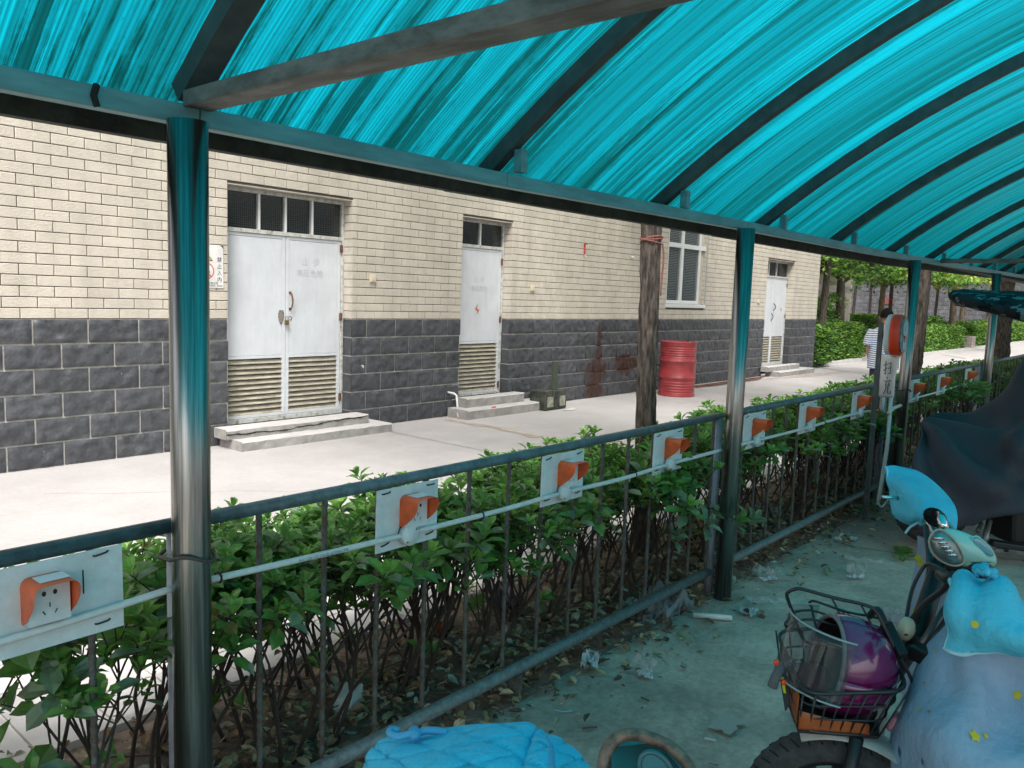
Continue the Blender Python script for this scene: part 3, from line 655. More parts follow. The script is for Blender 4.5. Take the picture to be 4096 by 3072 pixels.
# ================================================================== RAILING
FP = [(-1.9,.972,'nearest railing panel, mostly cut off at the edge of view before the first steel post'),(.985,3.905,'railing panel between the first two steel posts, three socket boards on it'),
      (3.99,6.80,'railing panel between the second and third steel posts, ending at the charging meter'),(7.10,10.30,'railing panel just past the charging meter'),(10.45,13.55,'farthest railing panel, behind the black covered motorcycle'),(13.7,17.0,'last far railing panel beyond the covered motorcycle')]
bar_mb = MB(); pts = []; n = 56
rings = []
for i in range(n+1):
    z = .165+.785*i/n; r = .0072+(.0022 if i % 2 else 0); rings.append([(r*cos(2*pi*k/6), r*sin(2*pi*k/6), z) for k in range(6)])
bar_mb.loft(rings); bar_me = bar_mb.mesh('baluster', bar_m, True)
for i, (a, b, lab) in enumerate(FP):
    p = root('railing_panel', lab, 'railing', 'metal railing panels along the hedge', loc=((a+b)/2,YF,0))
    obj('top_rail', MB().tube([(a,YF,.963),(b,YF,.963)], .0185, 12), rail_m, p, smooth=True)
    obj('bottom_rail', MB().tube([(a,YF,.130),(b,YF,.130)], .0235, 12), mat('lower_rail_paint', (.13,.18,.19), .5, var=.30, vscale=40, bump=.2, bscale=80), p, smooth=True)
    for ex in ((b-.02,) if i else (b-.02,)):
        obj('end_post', MB().tube([(ex,YF,-.02),(ex,YF,.955)], .024, 12), mat('lilac_grey_pipe', (.30,.31,.36), .4, var=.2), p, smooth=True)
    if i > 1: obj('end_post', MB().tube([(a+.02,YF,-.02),(a+.02,YF,.955)], .02, 12), rail_m, p, smooth=True)
    if i == 1: obj('foot', MB().box((2.27,YF-.02,-.02),(2.31,YF+.02,.11)), bar_m, p)
    x = a+.20 if i != 1 else 1.186
    while x < b-.06:
        o = obj('baluster', bar_me, None, p, local=True); o.location = (x-(a+b)/2, random.uniform(-.002,.002), 0); o.rotation_euler = (0, random.uniform(-.006,.006), random.uniform(0,3)); x += .204 if i < 3 else .21
for x, lab in ((.946,'wire loop tying the railing to the nearest steel post'),(7.015,'thin black wire loop round the post behind the charging meter')):
    z = .905 if x < 2 else .90
    tag(obj('tie_wire', MB().tube([(x+.052*cos(t)-.0, 1.79+.052*sin(t)+(.05 if sin(t) > .3 else 0), z+.012*sin(t*2)) for t in [i*2*pi/20 for i in range(21)]], .0048, 6), mat('tie_wire', (.07,.055,.05), .6), smooth=True), lab, 'wire', 'wire ties on the posts')

# ================================================================== SOCKETS
YB = 1.842    # face of the boards
qr = mat('sticker_paper', (.62,.68,.72), .35)
def hood_mesh(w_, h_, d_):
    """U-shaped rain hood: top, two cheeks with quarter-round front edge"""
    g = MB(); r = .018; t = .0028
    prof = [(-w_/2, -h_)] + [(-w_/2, -r)] + [(-w_/2+r-r*cos(a), -r+r*sin(a)) for a in [pi/8*i for i in range(1,4)]] + [(-w_/2+r, 0), (w_/2-r, 0)] + [(w_/2-r+r*sin(a), -r+r*cos(a)) for a in [pi/8*i for i in range(1,4)]] + [(w_/2, -r), (w_/2, -h_)]
    # subdivide the cheeks
    def dens(p): return p
    cheek = [ -h_+(h_-r)*k/7 for k in range(8)]
    prof = [(-w_/2, z) for z in cheek] + prof[2:-2] + [(w_/2, z) for z in reversed(cheek)]
    rows = []
    for q in range(7):
        f = q/6; row = []
        for x, z in prof:
            u = min(1, max(0, (z+h_)/(h_*.80))); reach = d_*(.10+.90*sin(u*pi/2)) if u < 1 else d_
            row.append(V((x, -reach*f, z)))
        rows.append(row)
    return g.grid(rows)
hood_me = hood_mesh(.090,.100,.082).mesh('hood', orange, True)
plate_me = MB().box((-.041,-.034,-.098),(.041,-.0005,-.010)).mesh('socket_plate', board_m)
holes = MB()
for sx in (-.011, .011): holes.add([(sx+.0045*cos(a), -.0348, -.032+.006*sin(a)) for a in [i*pi/4 for i in range(8)]], [tuple(range(8))])
for (x, z, r) in ((0,-.058,0),(-.012,-.074,.5),(.012,-.074,-.5)):
    c, s_ = cos(r), sin(r); holes.add([(x+a*c-b*s_, -.0348, z+a*s_+b*c) for a, b in ((-.0013,-.005),(.0013,-.005),(.0013,.005),(-.0013,.005))], [(0,1,2,3)])
holes_me = holes.mesh('socket_holes', black)
stk_me = MB().box((-.030,-.058,.0010),(.030,-.014,.0022)).mesh('sticker', qr)
tie_me = MB().tube([(-.016,-.001,.001),(-.012,-.004,0),(.012,-.004,.003),(.016,-.001,.005)], .0022, 5, smooth=2).mesh('cable_tie', black, True)
disc_me = MB().lathe([(0,-.001),(.033,-.001),(.033,.030),(.031,.033),(0,.034)], (0,0,0), 28, axis=(0,-1,0)).mesh('junction_cap', board_m, True)
screw_me = MB().lathe([(0,.0015),(.003,.001),(.003,0)], (0,0,0), 6, axis=(0,-1,0)).mesh('screw', mat('screw', (.12,.11,.10), .5, metal=.8))
SB = [(.30,.806,'large pale board with an orange hooded socket, nearest the camera before the first steel post'),(1.562,1.818,'first small socket board past the nearest steel post'),(2.366,2.636,'second small socket board past the nearest steel post'),(3.185,3.452,'small socket board beside the thin tree trunk, just before the second steel post'),
      (4.13,4.42,'socket board right behind the second steel post'),(4.93,5.22,'middle socket board between the second steel post and the charging meter'),(5.92,6.2,'last socket board before the charging meter'),
      (7.42,7.70,'first socket board past the charging meter, half behind its post'),(8.35,8.64,'second socket board past the charging meter'),(9.50,9.80,'last and farthest socket board of the row')]
for i, (a, b, lab) in enumerate(SB):
    wd = b-a; c = (a+b)/2; big_ = i == 0
    s = root('socket_board', lab, 'socket', 'orange hooded charging sockets on the railing', loc=(c,YB,.855))
    tilt = random.uniform(-.01,.01); s.rotation_euler = (0, tilt, 0)
    obj('board', MB().box((-wd/2,0,-.10),(wd/2,.004,.095)), board_m, s, local=True)
    hx = .085 if big_ else -.003+.012
    hz = .066
    for me, nm, dx, dz in ((hood_me,'hood',hx,hz),(plate_me,'socket_plate',hx,hz),(holes_me,'socket_holes',hx,hz),(stk_me,'sticker',hx+.004,hz)):
        o = obj(nm, me, None, s, local=True); o.location = (dx, 0, dz)
    hw = .10
    for sx in (-1, 1):
        for sz in (-1, 1):
            o = obj('cable_tie', tie_me, None, s, local=True); o.location = (sx*(wd/2-.035) if not big_ else (.205 if sx > 0 else -.01-.05), 0, .002+sz*.080); o.rotation_euler = (0, random.uniform(-.15,.15), 0)
    if not big_:
        o = obj('junction_cap', disc_me, None, s, local=True); o.location = (-.012, 0, -.058)
        for ddx, ddz in ((.018,.018),(-.018,-.018)):
            o = obj('screw', screw_me, None, s, local=True); o.location = (-.012+ddx, -.034, -.058+ddz)
        obj('lead', MB().tube([(-.025,-.002,-.028),(-.045,-.012,-.035),(-.052,-.014,-.05)], .0022, 5, smooth=3), black, s, local=True)
    else: obj('pen_mark', MB().box((.165,-.001,.0),(.168,-.0002,.055)), black, s, local=True)
# conduit
def conduit(pts, lab, r=.0088, ends=True):
    o = obj('conduit_pipe', MB().tube(pts, r, 10, smooth=4), pvc, smooth=True); tag(o, lab, 'pipe', 'white plastic conduit along the railing'); return o
Yc = YB-.014
conduit([(.50,Yc,.80),(.70,Yc,.808),(.95,Yc-.0,.822)], 'short white conduit from the nearest big socket board to the first steel post')
pipe2 = conduit([(1.0,Yc,.818),(1.35,Yc,.806),(1.68,Yc,.797)], 'white conduit with printed text running up to the first small socket board')
conduit([(1.69,Yc,.800),(2.1,Yc,.793),(2.48,Yc,.797)], 'white conduit between the first and second small socket boards')
conduit([(2.49,Yc,.797),(2.9,Yc,.787),(3.30,Yc,.797)], 'white conduit between the second small board and the board by the tree trunk')
conduit([(3.31,Yc,.797),(3.6,Yc,.795),(3.84,Yc,.797)], 'white conduit reaching the second steel post')
conduit([(3.94,Yc,.797),(4.26,Yc,.795),(5.06,Yc,.79),(6.04,Yc,.797),(6.38,Yc-.02,.78)], 'long white conduit past the second steel post to the charging meter')
conduit([(7.06,Yc-.03,.785),(7.55,Yc,.790),(8.48,Yc,.79),(9.66,Yc,.80)], 'white conduit behind the charging meter, leading to the farthest sockets')
text('PVC-U20  GY.218-20  JG3050-1998', .0115, (1.27,Yc-.0092,.804), (1,0,-.02), (0,0,1), mat('pipe_print', (.12,.16,.18), .5), pipe2, 'printed_text')
for x, z in ((1.04,.817),(2.02,.794),(3.01,.789)):
    tag(obj('pipe_tie', MB().tube([(x,Yc+.016*cos(t)+.006,z+.014*sin(t)) for t in [i*pi/7 for i in range(15)]], .0028, 5), black), {1.04:'black tie round the conduit beside the nearest steel post',2.02:'black tie on the conduit between the first two small socket boards',3.01:'black tie on the conduit before the board by the tree'}[x], 'cable tie', 'black ties on the conduit')

# ================================================================== CHARGING METER
cm = root('charging_meter', 'rounded red and white charging meter on its own pole by the third steel post', 'meter', loc=(6.25,1.62,1.36))
def pill(cx, cz, w_, h_, y, n=32, p=2.5):
    return [V((cx+w_/2*math.copysign(abs(cos(a))**(2/p), cos(a)), y, cz+h_/2*math.copysign(abs(sin(a))**(2/p), sin(a)))) for a in [2*pi*i/n for i in range(n)]]
X, Z = 6.175, 1.365
obj('back_shell', MB().loft([pill(X,Z,.20,.265,1.715),pill(X,Z,.222,.288,1.708),pill(X,Z,.228,.294,1.676)]), mat('meter_white', (.62,.66,.65), .35), cm, smooth=True)
obj('red_band', MB().loft([pill(X,Z,.229,.295,1.6755),pill(X,Z,.232,.298,1.66),pill(X,Z,.226,.292,1.628),pill(X,Z,.205,.27,1.612)]), mat('meter_red', (.80,.05,.012), .3), cm, smooth=True)
obj('front_face', MB().loft([pill(X,Z,.195,.258,1.6115),pill(X,Z,.185,.245,1.602)]), mat('meter_face', (.14,.15,.16), .3, var=.5, vscale=40), cm, smooth=False)
disp = mat('meter_display', (.08,.42,.50), .3)
obj('display', MB().loft([pill(X,Z+.05,.12,.11,1.6015),pill(X,Z+.05,.12,.11,1.598)]), disp, cm)
obj('card_area', MB().loft([pill(X,Z-.065,.09,.07,1.6015),pill(X,Z-.065,.09,.07,1.598)]), disp, cm)
for dz in (.02, -.01): obj('button', MB().lathe([(0,.004),(.012,.003),(.013,0)], (X,1.601,Z+dz-.03), 10, axis=(0,-1,0)), black, cm)
text('￥', .05, (X-.025,1.597,Z+.03), (1,0,0), (0,0,1), mat('display_mark', (.03,.12,.2), .4), cm)
tag(obj('meter_pole', MB().box((6.11,1.735,-.01),(6.14,1.765,1.45)).box((6.141,1.72,1.34),(6.24,1.745,1.38)), mat('dark_grey_pole', (.10,.105,.11), .5, var=.3, bump=.2)), 'square dark grey pole carrying the charging meter and the paper note', 'pole')
a = at(1902,766,6.0); b = at(1944,770,5.72); c = at(1898,857,6.0); d = at(1931,859,5.72)
n_ = root('paper_note', 'white plastic-wrapped paper note with two handwritten characters below the charging meter', 'note', loc=tuple((a+b)/2))
P = patch([[a, (a+b)/2+V((-.01,-.01,0)), b], [(a+c)/2+V((.006,0,0)), (a+b+c+d)/4+V((-.014,-.016,0)), (b+d)/2+V((0,.01,0))], [c, (c+d)/2+V((-.008,-.008,0)), d]], 5)
obj('sheet', MB().grid(P), mat('note_paper', (.78,.82,.84), .25, var=.08), n_, smooth=True, solid=.002)
xd = (b-a).normalized(); yd_ = (a-c).normalized(); nn = xd.cross(yd_)
pen = mat('pen_ink', (.03,.07,.13), .5)
def strokes(o, sc, ss):
    g = MB()
    for st in ss: g.tube([o+xd*(x*sc)+yd_*(y*sc)+nn*.022 for x, y in st], .0032, 5)
    return g
w_ = (b-a).length; h_ = (a-c).length; o1 = c+xd*w_*.36+yd_*h_*.52; o2 = c+xd*w_*.36+yd_*h_*.10
obj('handwriting', strokes(o1, .001*h_*330, [[(0,.75),(.5,.85)],[(.28,1.05),(.25,.1),(.12,.2)],[(0,.35),(.45,.58)],[(.62,.9),(1.0,.98),(.95,.2)],[(.62,.55),(.92,.62)],[(.6,.18),(.95,.25)]]), pen, n_)
obj('handwriting', strokes(o2, .001*h_*330, [[(.5,1.25),(.55,1.08)],[(.1,.9),(1.0,1.0)],[(.5,.95),(.3,.62),(.85,.70)],[(.72,.85),(.85,.62)],[(.42,.6),(.38,.3),(.1,.0)],[(.68,.6),(.66,.12),(1.05,.10),(1.1,.3)]]), pen, n_)
tag(obj('riser_pipe', MB().tube([at(1925,857,5.9),at(1917,960,5.85),at(1906,1030,5.8),at(1896,1090,5.75)], .0135, 10), pvc, smooth=True), 'thick white plastic riser pipe leaning under the charging meter down to the ground', 'pipe')
tag(obj('riser_elbow', MB().tube([(6.36,Yc-.02,.78),at(1907,884,5.86),at(1908,870,5.86),at(1909,858,5.86)], .009, 8), pvc, smooth=True), 'short white elbow pipe rising to the note from the conduit', 'pipe')
tag(obj('branch_pipe', MB().tube([at(1918,893,5.84),at(1930,882,5.9),at(1945,876,6.1)], .0125, 8), pvc, smooth=True), 'stub of white pipe branching to the third post', 'pipe')
tag(obj('red_wire', MB().tube([at(1865,884,5.86),at(1885,883,5.84),at(1897,880,5.84),at(1900,886,5.84),at(1893,889,5.84)], .004, 6, smooth=3), mat('red_wire', (.3,.03,.02), .5), smooth=True), 'dark red wire taped round the conduit end at the meter', 'wire')
tag(obj('loose_cable', MB().tube([at(1896,1085,5.7),at(1905,1095,5.6),at(1920,1078,5.6),at(1938,1072,5.6)], .006, 6, smooth=4), pvc, smooth=True), 'loose pale cable on the ground at the foot of the riser pipe', 'cable')

# ================================================================== HEDGE
def leaf(g, p, d, up, L, W, mi, curl=.12):
    """one obovate leaf: base p, direction d, face normal about up"""
    d = d.normalized(); sd = d.cross(up)
    if sd.length < 1e-3: sd = d.orthogonal()
    sd.normalize(); n = sd.cross(d).normalized(); b = len(g.v)
    q = [p, p+d*L*.38-n*L*.0, p+d*L*.74-n*L*curl*.4, p+d*L-n*L*curl]
    e = n*W*.22
    g.v += [tuple(x) for x in (q[0],q[1],q[2],q[3], q[1]+sd*W*.42+e, q[2]+sd*W*.46+e, q[1]-sd*W*.42+e, q[2]-sd*W*.46+e)]
    g.f += [(b,b+4,b+1),(b+1,b+4,b+5,b+2),(b+2,b+5,b+3),(b,b+1,b+6),(b+1,b+2,b+7,b+6),(b+2,b+3,b+7)]; g.m += [mi]*6
def rosette(g, p, rnd, sc=1, axis=V((0,0,1)), n=9):
    a0 = rnd.uniform(0, 6.28); tx = axis.orthogonal().normalized(); ty = axis.cross(tx)
    base = 3 if rnd.random() < .03 else (1 if rnd.random() < .35 else 0)
    for k in range(n):
        a = a0+k*2.4; el = 1.25-k*.155+rnd.uniform(-.15,.15)
        d = (tx*cos(a)+ty*sin(a))*cos(el)+axis*sin(el); L = sc*(.030+.0045*min(k,6))*rnd.uniform(.85,1.2)
        mi = base if (k < 4 or base == 3) else (2 if rnd.random() < .30 else 0)
        leaf(g, p-axis*(.0045*k*sc)+d*.006, d, axis if el < 1 else -(tx*cos(a)+ty*sin(a)), L*1.25, L*.66, mi, rnd.uniform(.05,.3))
def shrub(seed, dens=1.0, Hh=.82):
    rnd = random.Random(seed); g = MB(); st = MB(); nl = 0
    for s0 in range(int(6*dens)+1):
        b = V((rnd.uniform(-.16,.16), rnd.uniform(-.12,.12), -.02)); top = V((b.x*2.2+rnd.uniform(-.12,.12), b.y*2.4+rnd.uniform(-.1,.1), rnd.uniform(.36,.5)))
        mid_ = (b+top)/2+V((rnd.uniform(-.04,.04), rnd.uniform(-.04,.04), 0)); st.tube([b, mid_, top], [.008,.0065,.005], 5, smooth=3)
        for s1 in range(rnd.randint(3,5)):
            f = rnd.uniform(.45,1); o = b.lerp(mid_, f*2) if f < .5 else mid_.lerp(top, f*2-1)
            e = V((max(-.36,min(.36,o.x+rnd.uniform(-.22,.22))), max(-.30,min(.30,o.y+rnd.uniform(-.22,.22))), rnd.uniform(.58,.76)*Hh/.8)); m1 = (o+e)/2+V((rnd.uniform(-.03,.03),rnd.uniform(-.03,.03),.01))
            st.tube([o, m1, e], [.0045,.0035,.003], 4, smooth=2)
            for s2 in range(rnd.randint(3,5)):
                f = rnd.uniform(.35,1); o2 = m1.lerp(e, f); e2 = V((o2.x+rnd.uniform(-.11,.11), o2.y+rnd.uniform(-.11,.11), min(Hh+rnd.uniform(-.035,.03), o2.z+rnd.uniform(.04,.22))))
                st.tube([o2, e2], [.0026,.002], 3, cap=False)
                ax = (e2-o2).normalized(); ax = (ax+V((0,0,.8))).normalized()
                rosette(g, e2, rnd, rnd.uniform(.62,1.32), ax, rnd.randint(6,11)); nl += 1
                if rnd.random() < .6: rosette(g, o2.lerp(e2, .5), rnd, rnd.uniform(.8,1.1), ax, 5)
        # low shoots with a few leaves
        if rnd.random() < .30:
            o = b.lerp(top, rnd.uniform(.2,.7)); e = o+V((rnd.uniform(-.2,.2), rnd.uniform(-.25,.15), rnd.uniform(.02,.14))); st.tube([o, e], [.003,.002], 3, cap=False); rosette(g, e, rnd, 1.15, ((e-o).normalized()+V((0,0,.6))).normalized(), 7)
    return g.mesh('foliage', [leaf_a, leaf_b, leaf_c, leaf_d]), st.mesh('stems', bark_thin)
VAR = [shrub(k, 1.0 if k < 4 else .75) for k in (1,2,3,4,5)]
hw = [ 'leafy clump under the big socket board at the near end of the hedge', 'hedge clump below the conduit just before the nearest steel post', 'hedge clump right behind the nearest steel post',
 'hedge clump before the first small socket board', 'hedge clump behind the first small socket board','hedge clump between the first and second small socket boards','hedge clump behind the second small socket board','hedge clump between the second small socket board and the tree',
 'hedge clump at the foot of the thin tree by the second post','hedge clump just before the second steel post','hedge clump behind the second steel post','hedge clump behind the socket board after the second post','hedge clump between the second post and the middle board','hedge clump behind the middle socket board',
 'hedge clump just past the middle socket board','hedge clump before the last board ahead of the meter','hedge clump behind the last board ahead of the meter','hedge clump behind the charging meter']
x = -.35; i = 0
xs_ = []
while x < 17:
    for yy in (2.21, 2.50):
        xs_.append((x+random.uniform(-.07,.07)+(.2 if yy > 2.5 else 0), yy+random.uniform(-.05,.05)))
    x += .46 if x < 8 else .6
foli = {}
for i, (x, y) in enumerate(xs_):
    v_ = VAR[(i*3+i//4) % 5]; far = x > 7
    front = y < 2.45
    if far:
        ff = ', front row' if front else ', back row'; bins = ((7.75,'hedge shrub just past the charging meter'+ff),(8.35,'hedge shrub between the first two socket boards past the meter'+ff),(8.95,'hedge shrub behind the second socket board past the meter'+ff),(9.55,'hedge shrub before the farthest socket board'+ff),(10.15,'hedge shrub behind the farthest socket board'+ff),(10.8,'hedge shrub at the fourth steel post'+ff))
        lab = next((l_ for b_, l_ in bins if x < b_), 'hedge shrub in the far stretch beyond the fourth steel post')
    else: lab = hw[min(len(hw)-1, int((x+.5)/.44))]+(', front row' if front else ', back row')
    s = root('hedge_shrub', lab, 'shrub', 'far hedge shrubs' if far else 'shrubs of the hedge behind the railing', loc=(x,y,0), rz=random.uniform(0,6.28))
    sc_ = random.uniform(.82,.93)*(1.06 if front else .94); s.scale = (1.05,1.05,sc_*(1.0 if not far else 1.04))
    o = obj('foliage', v_[0], None, s, local=True); o['kind'] = 'stuff'; obj('stems', v_[1], None, s, local=True)
# fallen leaves
fl = [mat('dead_leaf_brown', (.25,.155,.085), .7, var=.4, vscale=30), mat('dead_leaf_tan', (.45,.34,.21), .7, var=.3, vscale=30), mat('dead_leaf_olive', (.22,.26,.13), .6, var=.3, vscale=30), mat('dead_leaf_grey', (.34,.35,.29), .7, var=.3, vscale=30), mat('dead_leaf_dark', (.09,.06,.045), .8)]
g = MB(); rnd = random.Random(11)
for k in range(10500):
    x = rnd.uniform(-.6, 9) if rnd.random() < .8 else rnd.uniform(9, 16)
    y = min(2.8, max(1.55, rnd.gauss(2.12, .28)))
    if y < 1.8 and rnd.random() < .75: continue
    z = soilz(x, y)+rnd.uniform(.0,.03); th = rnd.uniform(0,6.28); d = V((cos(th), sin(th), rnd.uniform(-.35,.35)))
    up = V((rnd.uniform(-.6,.6), rnd.uniform(-.6,.6), 1)).normalized(); L = rnd.uniform(.028,.062)
    leaf(g, V((x,y,z+.006)), d, up, L, L*rnd.uniform(.45,.62), rnd.choice([0,0,1,1,2,3,4,4,0]), rnd.uniform(-.4,.5))
o = obj('fallen_leaves', g, fl); o['kind'] = 'stuff'
# scattered twigs and crumbs on the shed floor
g = MB()
for k in range(560):
    x, y = rnd.uniform(1.2, 9), rnd.uniform(-1.5, 1.9)
    if rnd.random() < .72: y = 1.86-abs(rnd.gauss(0,.16))
    th = rnd.uniform(0,6.28); L = rnd.choice([.004,.006,.008,.012,.018]); d = V((cos(th),sin(th),0)); n_ = V((-sin(th),cos(th),0)); p = V((x,y,.008+.010*noise.noise((x*1.3, y*1.3, 3))+.006*noise.noise((x*5, y*5, 1))))
    w2 = L*rnd.uniform(.08,.5); 
    g.add([p-d*L-n_*w2, p+d*L-n_*w2*.6, p+d*L*.8+n_*w2+V((0,0,.004)), p-d*L*.7+n_*w2+V((0,0,.003))], [(0,1,2,3)], rnd.choice([0,0,1,3,4,4,4]))
o = obj('floor_debris', g, fl); o['kind'] = 'stuff'
# a bough of fresh leaves poking through the railing by the second post
g = MB(); st = MB(); rn = random.Random(21)
for (a_, b_) in (((3.75,1.95,.50),(3.62,1.76,.47)),((3.75,1.95,.50),(3.86,1.72,.44)),((3.8,1.95,.48),(3.99,1.70,.43)),((3.5,2.0,.4),(3.45,1.85,.42))):
    st.tube([a_, V(a_).lerp(V(b_),.5)+V((0,0,.02)), b_], .003, 4, smooth=2); rosette(g, V(b_), rn, 1.5, V((.1,-.5,.6)).normalized(), 7); rosette(g, V(a_).lerp(V(b_),.5), rn, 1.3, V((.1,-.5,.6)).normalized(), 5)
s = root('hedge_sprig', 'leafy sprig poking through the railing beside the second steel post', 'sprig', loc=(3.75,1.9,.45))
o = obj('foliage', g, [leaf_c, leaf_a, leaf_c, leaf_d], s); o['kind'] = 'stuff'; obj('stem', st, bark_thin, s)
g = MB(); st = MB()
for (a_, b_) in (((.42,2.1,.2),(.52,1.94,.33)),((.35,2.1,.35),(.40,1.95,.48)),((.65,2.1,.3),(.64,1.97,.40)),((.2,2.1,.2),(.3,1.96,.28))):
    st.tube([a_, b_], .003, 4); rosette(g, V(b_), rn, 1.45, V((.1,-.5,.7)).normalized(), 8)
s = root('hedge_sprig', 'large-leaved sprig low against the railing at the near end, below the big socket board', 'sprig', loc=(.5,2.0,.3))
o = obj('foliage', g, [leaf_a, leaf_b, leaf_c, leaf_d], s); o['kind'] = 'stuff'; obj('stem', st, bark_thin, s)

# ================================================================== TREES
def trunk_mesh(r0, r1, h, lean=(0,0), seed=0, n=18, m=40, amp=.10, flare=.25):
    g = MB(); P = []; o = seed*3.1
    for i in range(m+1):
        z = h*i/m; f = i/m; r = (r0+(r1-r0)*f)*(1+flare*math.exp(-z*5)); cx = lean[0]*f+.02*sin(z*1.7+o); cy = lean[1]*f+.02*cos(z*1.3+o); row = []
        for k in range(n+1):
            t = 2*pi*(k % n)/n; q = noise.noise((cos(t)*1.6+o, sin(t)*1.6, z*1.2)); ridge = abs(noise.noise((cos(t)*5+o, sin(t)*5, z*4)))
            rr = r*(1+amp*(q*.3-ridge*1.4+.3)); row.append(V((cx+rr*cos(t), cy+rr*sin(t), z-.05)))
        P.append(row)
    return g.grid(P)
def lobed(g, p, d, up, L, mi):
    d = d.normalized(); sd = d.cross(up)
    if sd.length < 1e-3: sd = d.orthogonal()
    sd.normalize(); n = sd.cross(d)
    pts = [(0,0),(.30,.38),(.36,.12),(.62,.62),(.60,.22),(1.0,.0),(.60,-.22),(.62,-.62),(.36,-.12),(.30,-.38)]
    b = len(g.v); g.v += [tuple(p+d*(x*L)+sd*(y*L)-n*(L*.25*x*x)) for x, y in pts]
    g.f += [(b,b+1,b+2),(b,b+2,b+4,b+6,b+8),(b+2,b+3,b+4),(b+4,b+5,b+6),(b+6,b+7,b+8),(b+8,b+9,b)]; g.m += [mi]*6
def crown(seed, R, Hc, nclump=40, per=60, L=.13, mats_=(0,1,2), flat=.6, drop=0):
    rnd = random.Random(seed); g = MB(); br = MB()
    for c in range(nclump):
        a = rnd.uniform(0,6.28); rr = R*sqrt(rnd.random())*.95; zz = rnd.uniform(-1,1); lim = sqrt(max(0,1-(rr/R)**2*.7)); cc = V((rr*cos(a), rr*sin(a), Hc*.5*zz*lim))
        sc = rnd.uniform(.5,1.0)*R*.30; mi = rnd.choices(mats_, k=1)[0]
        if c % 2 == 0: br.tube([V((0,0,-Hc*.5)), cc*.5+V((0,0,-Hc*.12)), cc], [R*.022,R*.014,R*.005], 5, smooth=2, cap=False)
        for k in range(per):
            u = V((rnd.gauss(0,.5), rnd.gauss(0,.5), rnd.gauss(0,.5*flat)))*sc; d = V((u.x, u.y, rnd.uniform(-.9,.1)*sc)).normalized() if u.length > 0 else V((1,0,0))
            d = (d+V((rnd.uniform(-.6,.6),rnd.uniform(-.6,.6),0))).normalized()
            up = V((rnd.uniform(-.5,.5), rnd.uniform(-.5,.5), 1)).normalized(); lobed(g, cc+u, d, up, L*rnd.uniform(.7,1.25), mi if rnd.random() < .75 else rnd.choice(mats_))
    return g, br
TL = [tl_a, tl_b, tl_c, tl_y]
CR = []
for k, (R_, Hc_, nc, pr, L_, ms) in enumerate(((2.4,2.0,46,60,.15,(0,1,2,0)),(2.2,1.8,44,60,.15,(1,1,0,3)),(2.6,2.2,46,60,.16,(0,2,1,1)))):
    a, b = crown(30+k, R_, Hc_, nc, pr, L_, ms); CR.append((a.mesh('crown', TL), b.mesh('branches', bark)))
def tree(lab, x, y, h, r0, r1, ci, cz, cs=(1,1,1), lean=(0,0), seed=0, bm=bark, name='street_tree', grp='trees beyond the railing', fine=False, cat='tree'):
    s = root(name, lab, cat, grp, loc=(x,y,0))
    obj('trunk', trunk_mesh(r0, r1, h, lean, seed, 40 if fine else 14, 150 if fine else 24, .30 if fine else .12, .12), bm, s, smooth=True, local=True)
    for k, (dx, dy, dz, c) in enumerate(cz):
        for me, nm in ((CR[c][0],'crown'),(CR[c][1],'branches')):
            o = obj(nm, me, None, s, local=True); o.location = (dx, dy, dz); o.rotation_euler = (0,0,seed+k*1.3); o.scale = cs
            if nm == 'crown': o['kind'] = 'stuff'
    return s
t1 = tree('thin rough-barked tree with a red cord, in the hedge before the second post', 4.195, 2.475, 4.2, .058, .053, 0, [(.6,1.3,5.2,0)], lean=(-.06,.03), seed=1, fine=True)
tree('tree trunk in the hedge right beside the third steel post', 10.05, 2.5, 5, .10, .088, 0, [(.3,-1.6,5.2,1),(3.2,-2.0,5.4,2),(.5,2.2,5.6,2)], seed=2, fine=True, lean=(.05,0))  # crowns out of view; those over the shed roof added to cut its sky light
tree('thick tree trunk in the far hedge, below the camouflage rain canopy', 15.6, 2.55, 5, .15, .12, 0, [(0,-1,5.4,0),(2,1.2,5.0,1)], seed=3, fine=True)  # unseen crown over the roof end, added to cut sky light as well
tree('leaning thin tree just past the corner of the building', 21.75, 7.75, 3.4, .10, .08, 0, [(1.2,.6,3.15,2),(2.6,-.4,3.3,0),(.2,1.4,3.3,0)], cs=(.8,.8,.62), lean=(.25,0), seed=4)
tree('dark crooked tree rising from the hedge left of the striped-shirt person', 26.8, 8.9, 3.2, .16, .12, 0, [(.6,.2,3.25,2),(2.4,-.6,3.35,0),(-1.2,1.4,3.5,0)], lean=(.3,.2), cs=(.9,.9,.8), seed=5)
tree('thin pale trunk in front of the red notice on the far wall', 33.9, 9.75, 3.6, .12, .09, 0, [(0,0,3.6,1),(2,-1.2,3.7,0)], bm=bark_far, seed=6)
tree('slender dark sapling beside the red notice on the far wall', 38.6, 10.7, 3.6, .09, .07, 0, [(0,0,3.95,1)], seed=7)
tree('pale tree trunk in the hedge just right of the third steel post', 32.8, 8.4, 3.4, .15, .12, 0, [(.2,-.6,3.5,1),(1.5,1.0,3.6,0),(-1.8,.3,3.6,1)], bm=bark_far, seed=8)
tree('pale trunk rising behind the small brick pillar', 38.3, 8.1, 3.8, .15, .12, 0, [(.4,-.4,3.9,1),(-1.8,-.8,3.75,2),(2.2,0,3.9,0)], bm=bark_far, seed=9)
tree('distant trunk left of the fourth steel post, far down the hedge', 44.0, 8.9, 4.0, .14, .11, 0, [(0,-.8,4.25,1),(3,-1,4.3,0)], bm=bark_far, seed=10)
tree('far tree close to the boundary wall, half behind the camouflage canopy', 50.0, 8.8, 4.0, .16, .13, 0, [(0,-1,4.6,0),(3,-2,4.9,1),(-3,-.5,4.5,0)], bm=bark_far, seed=12)
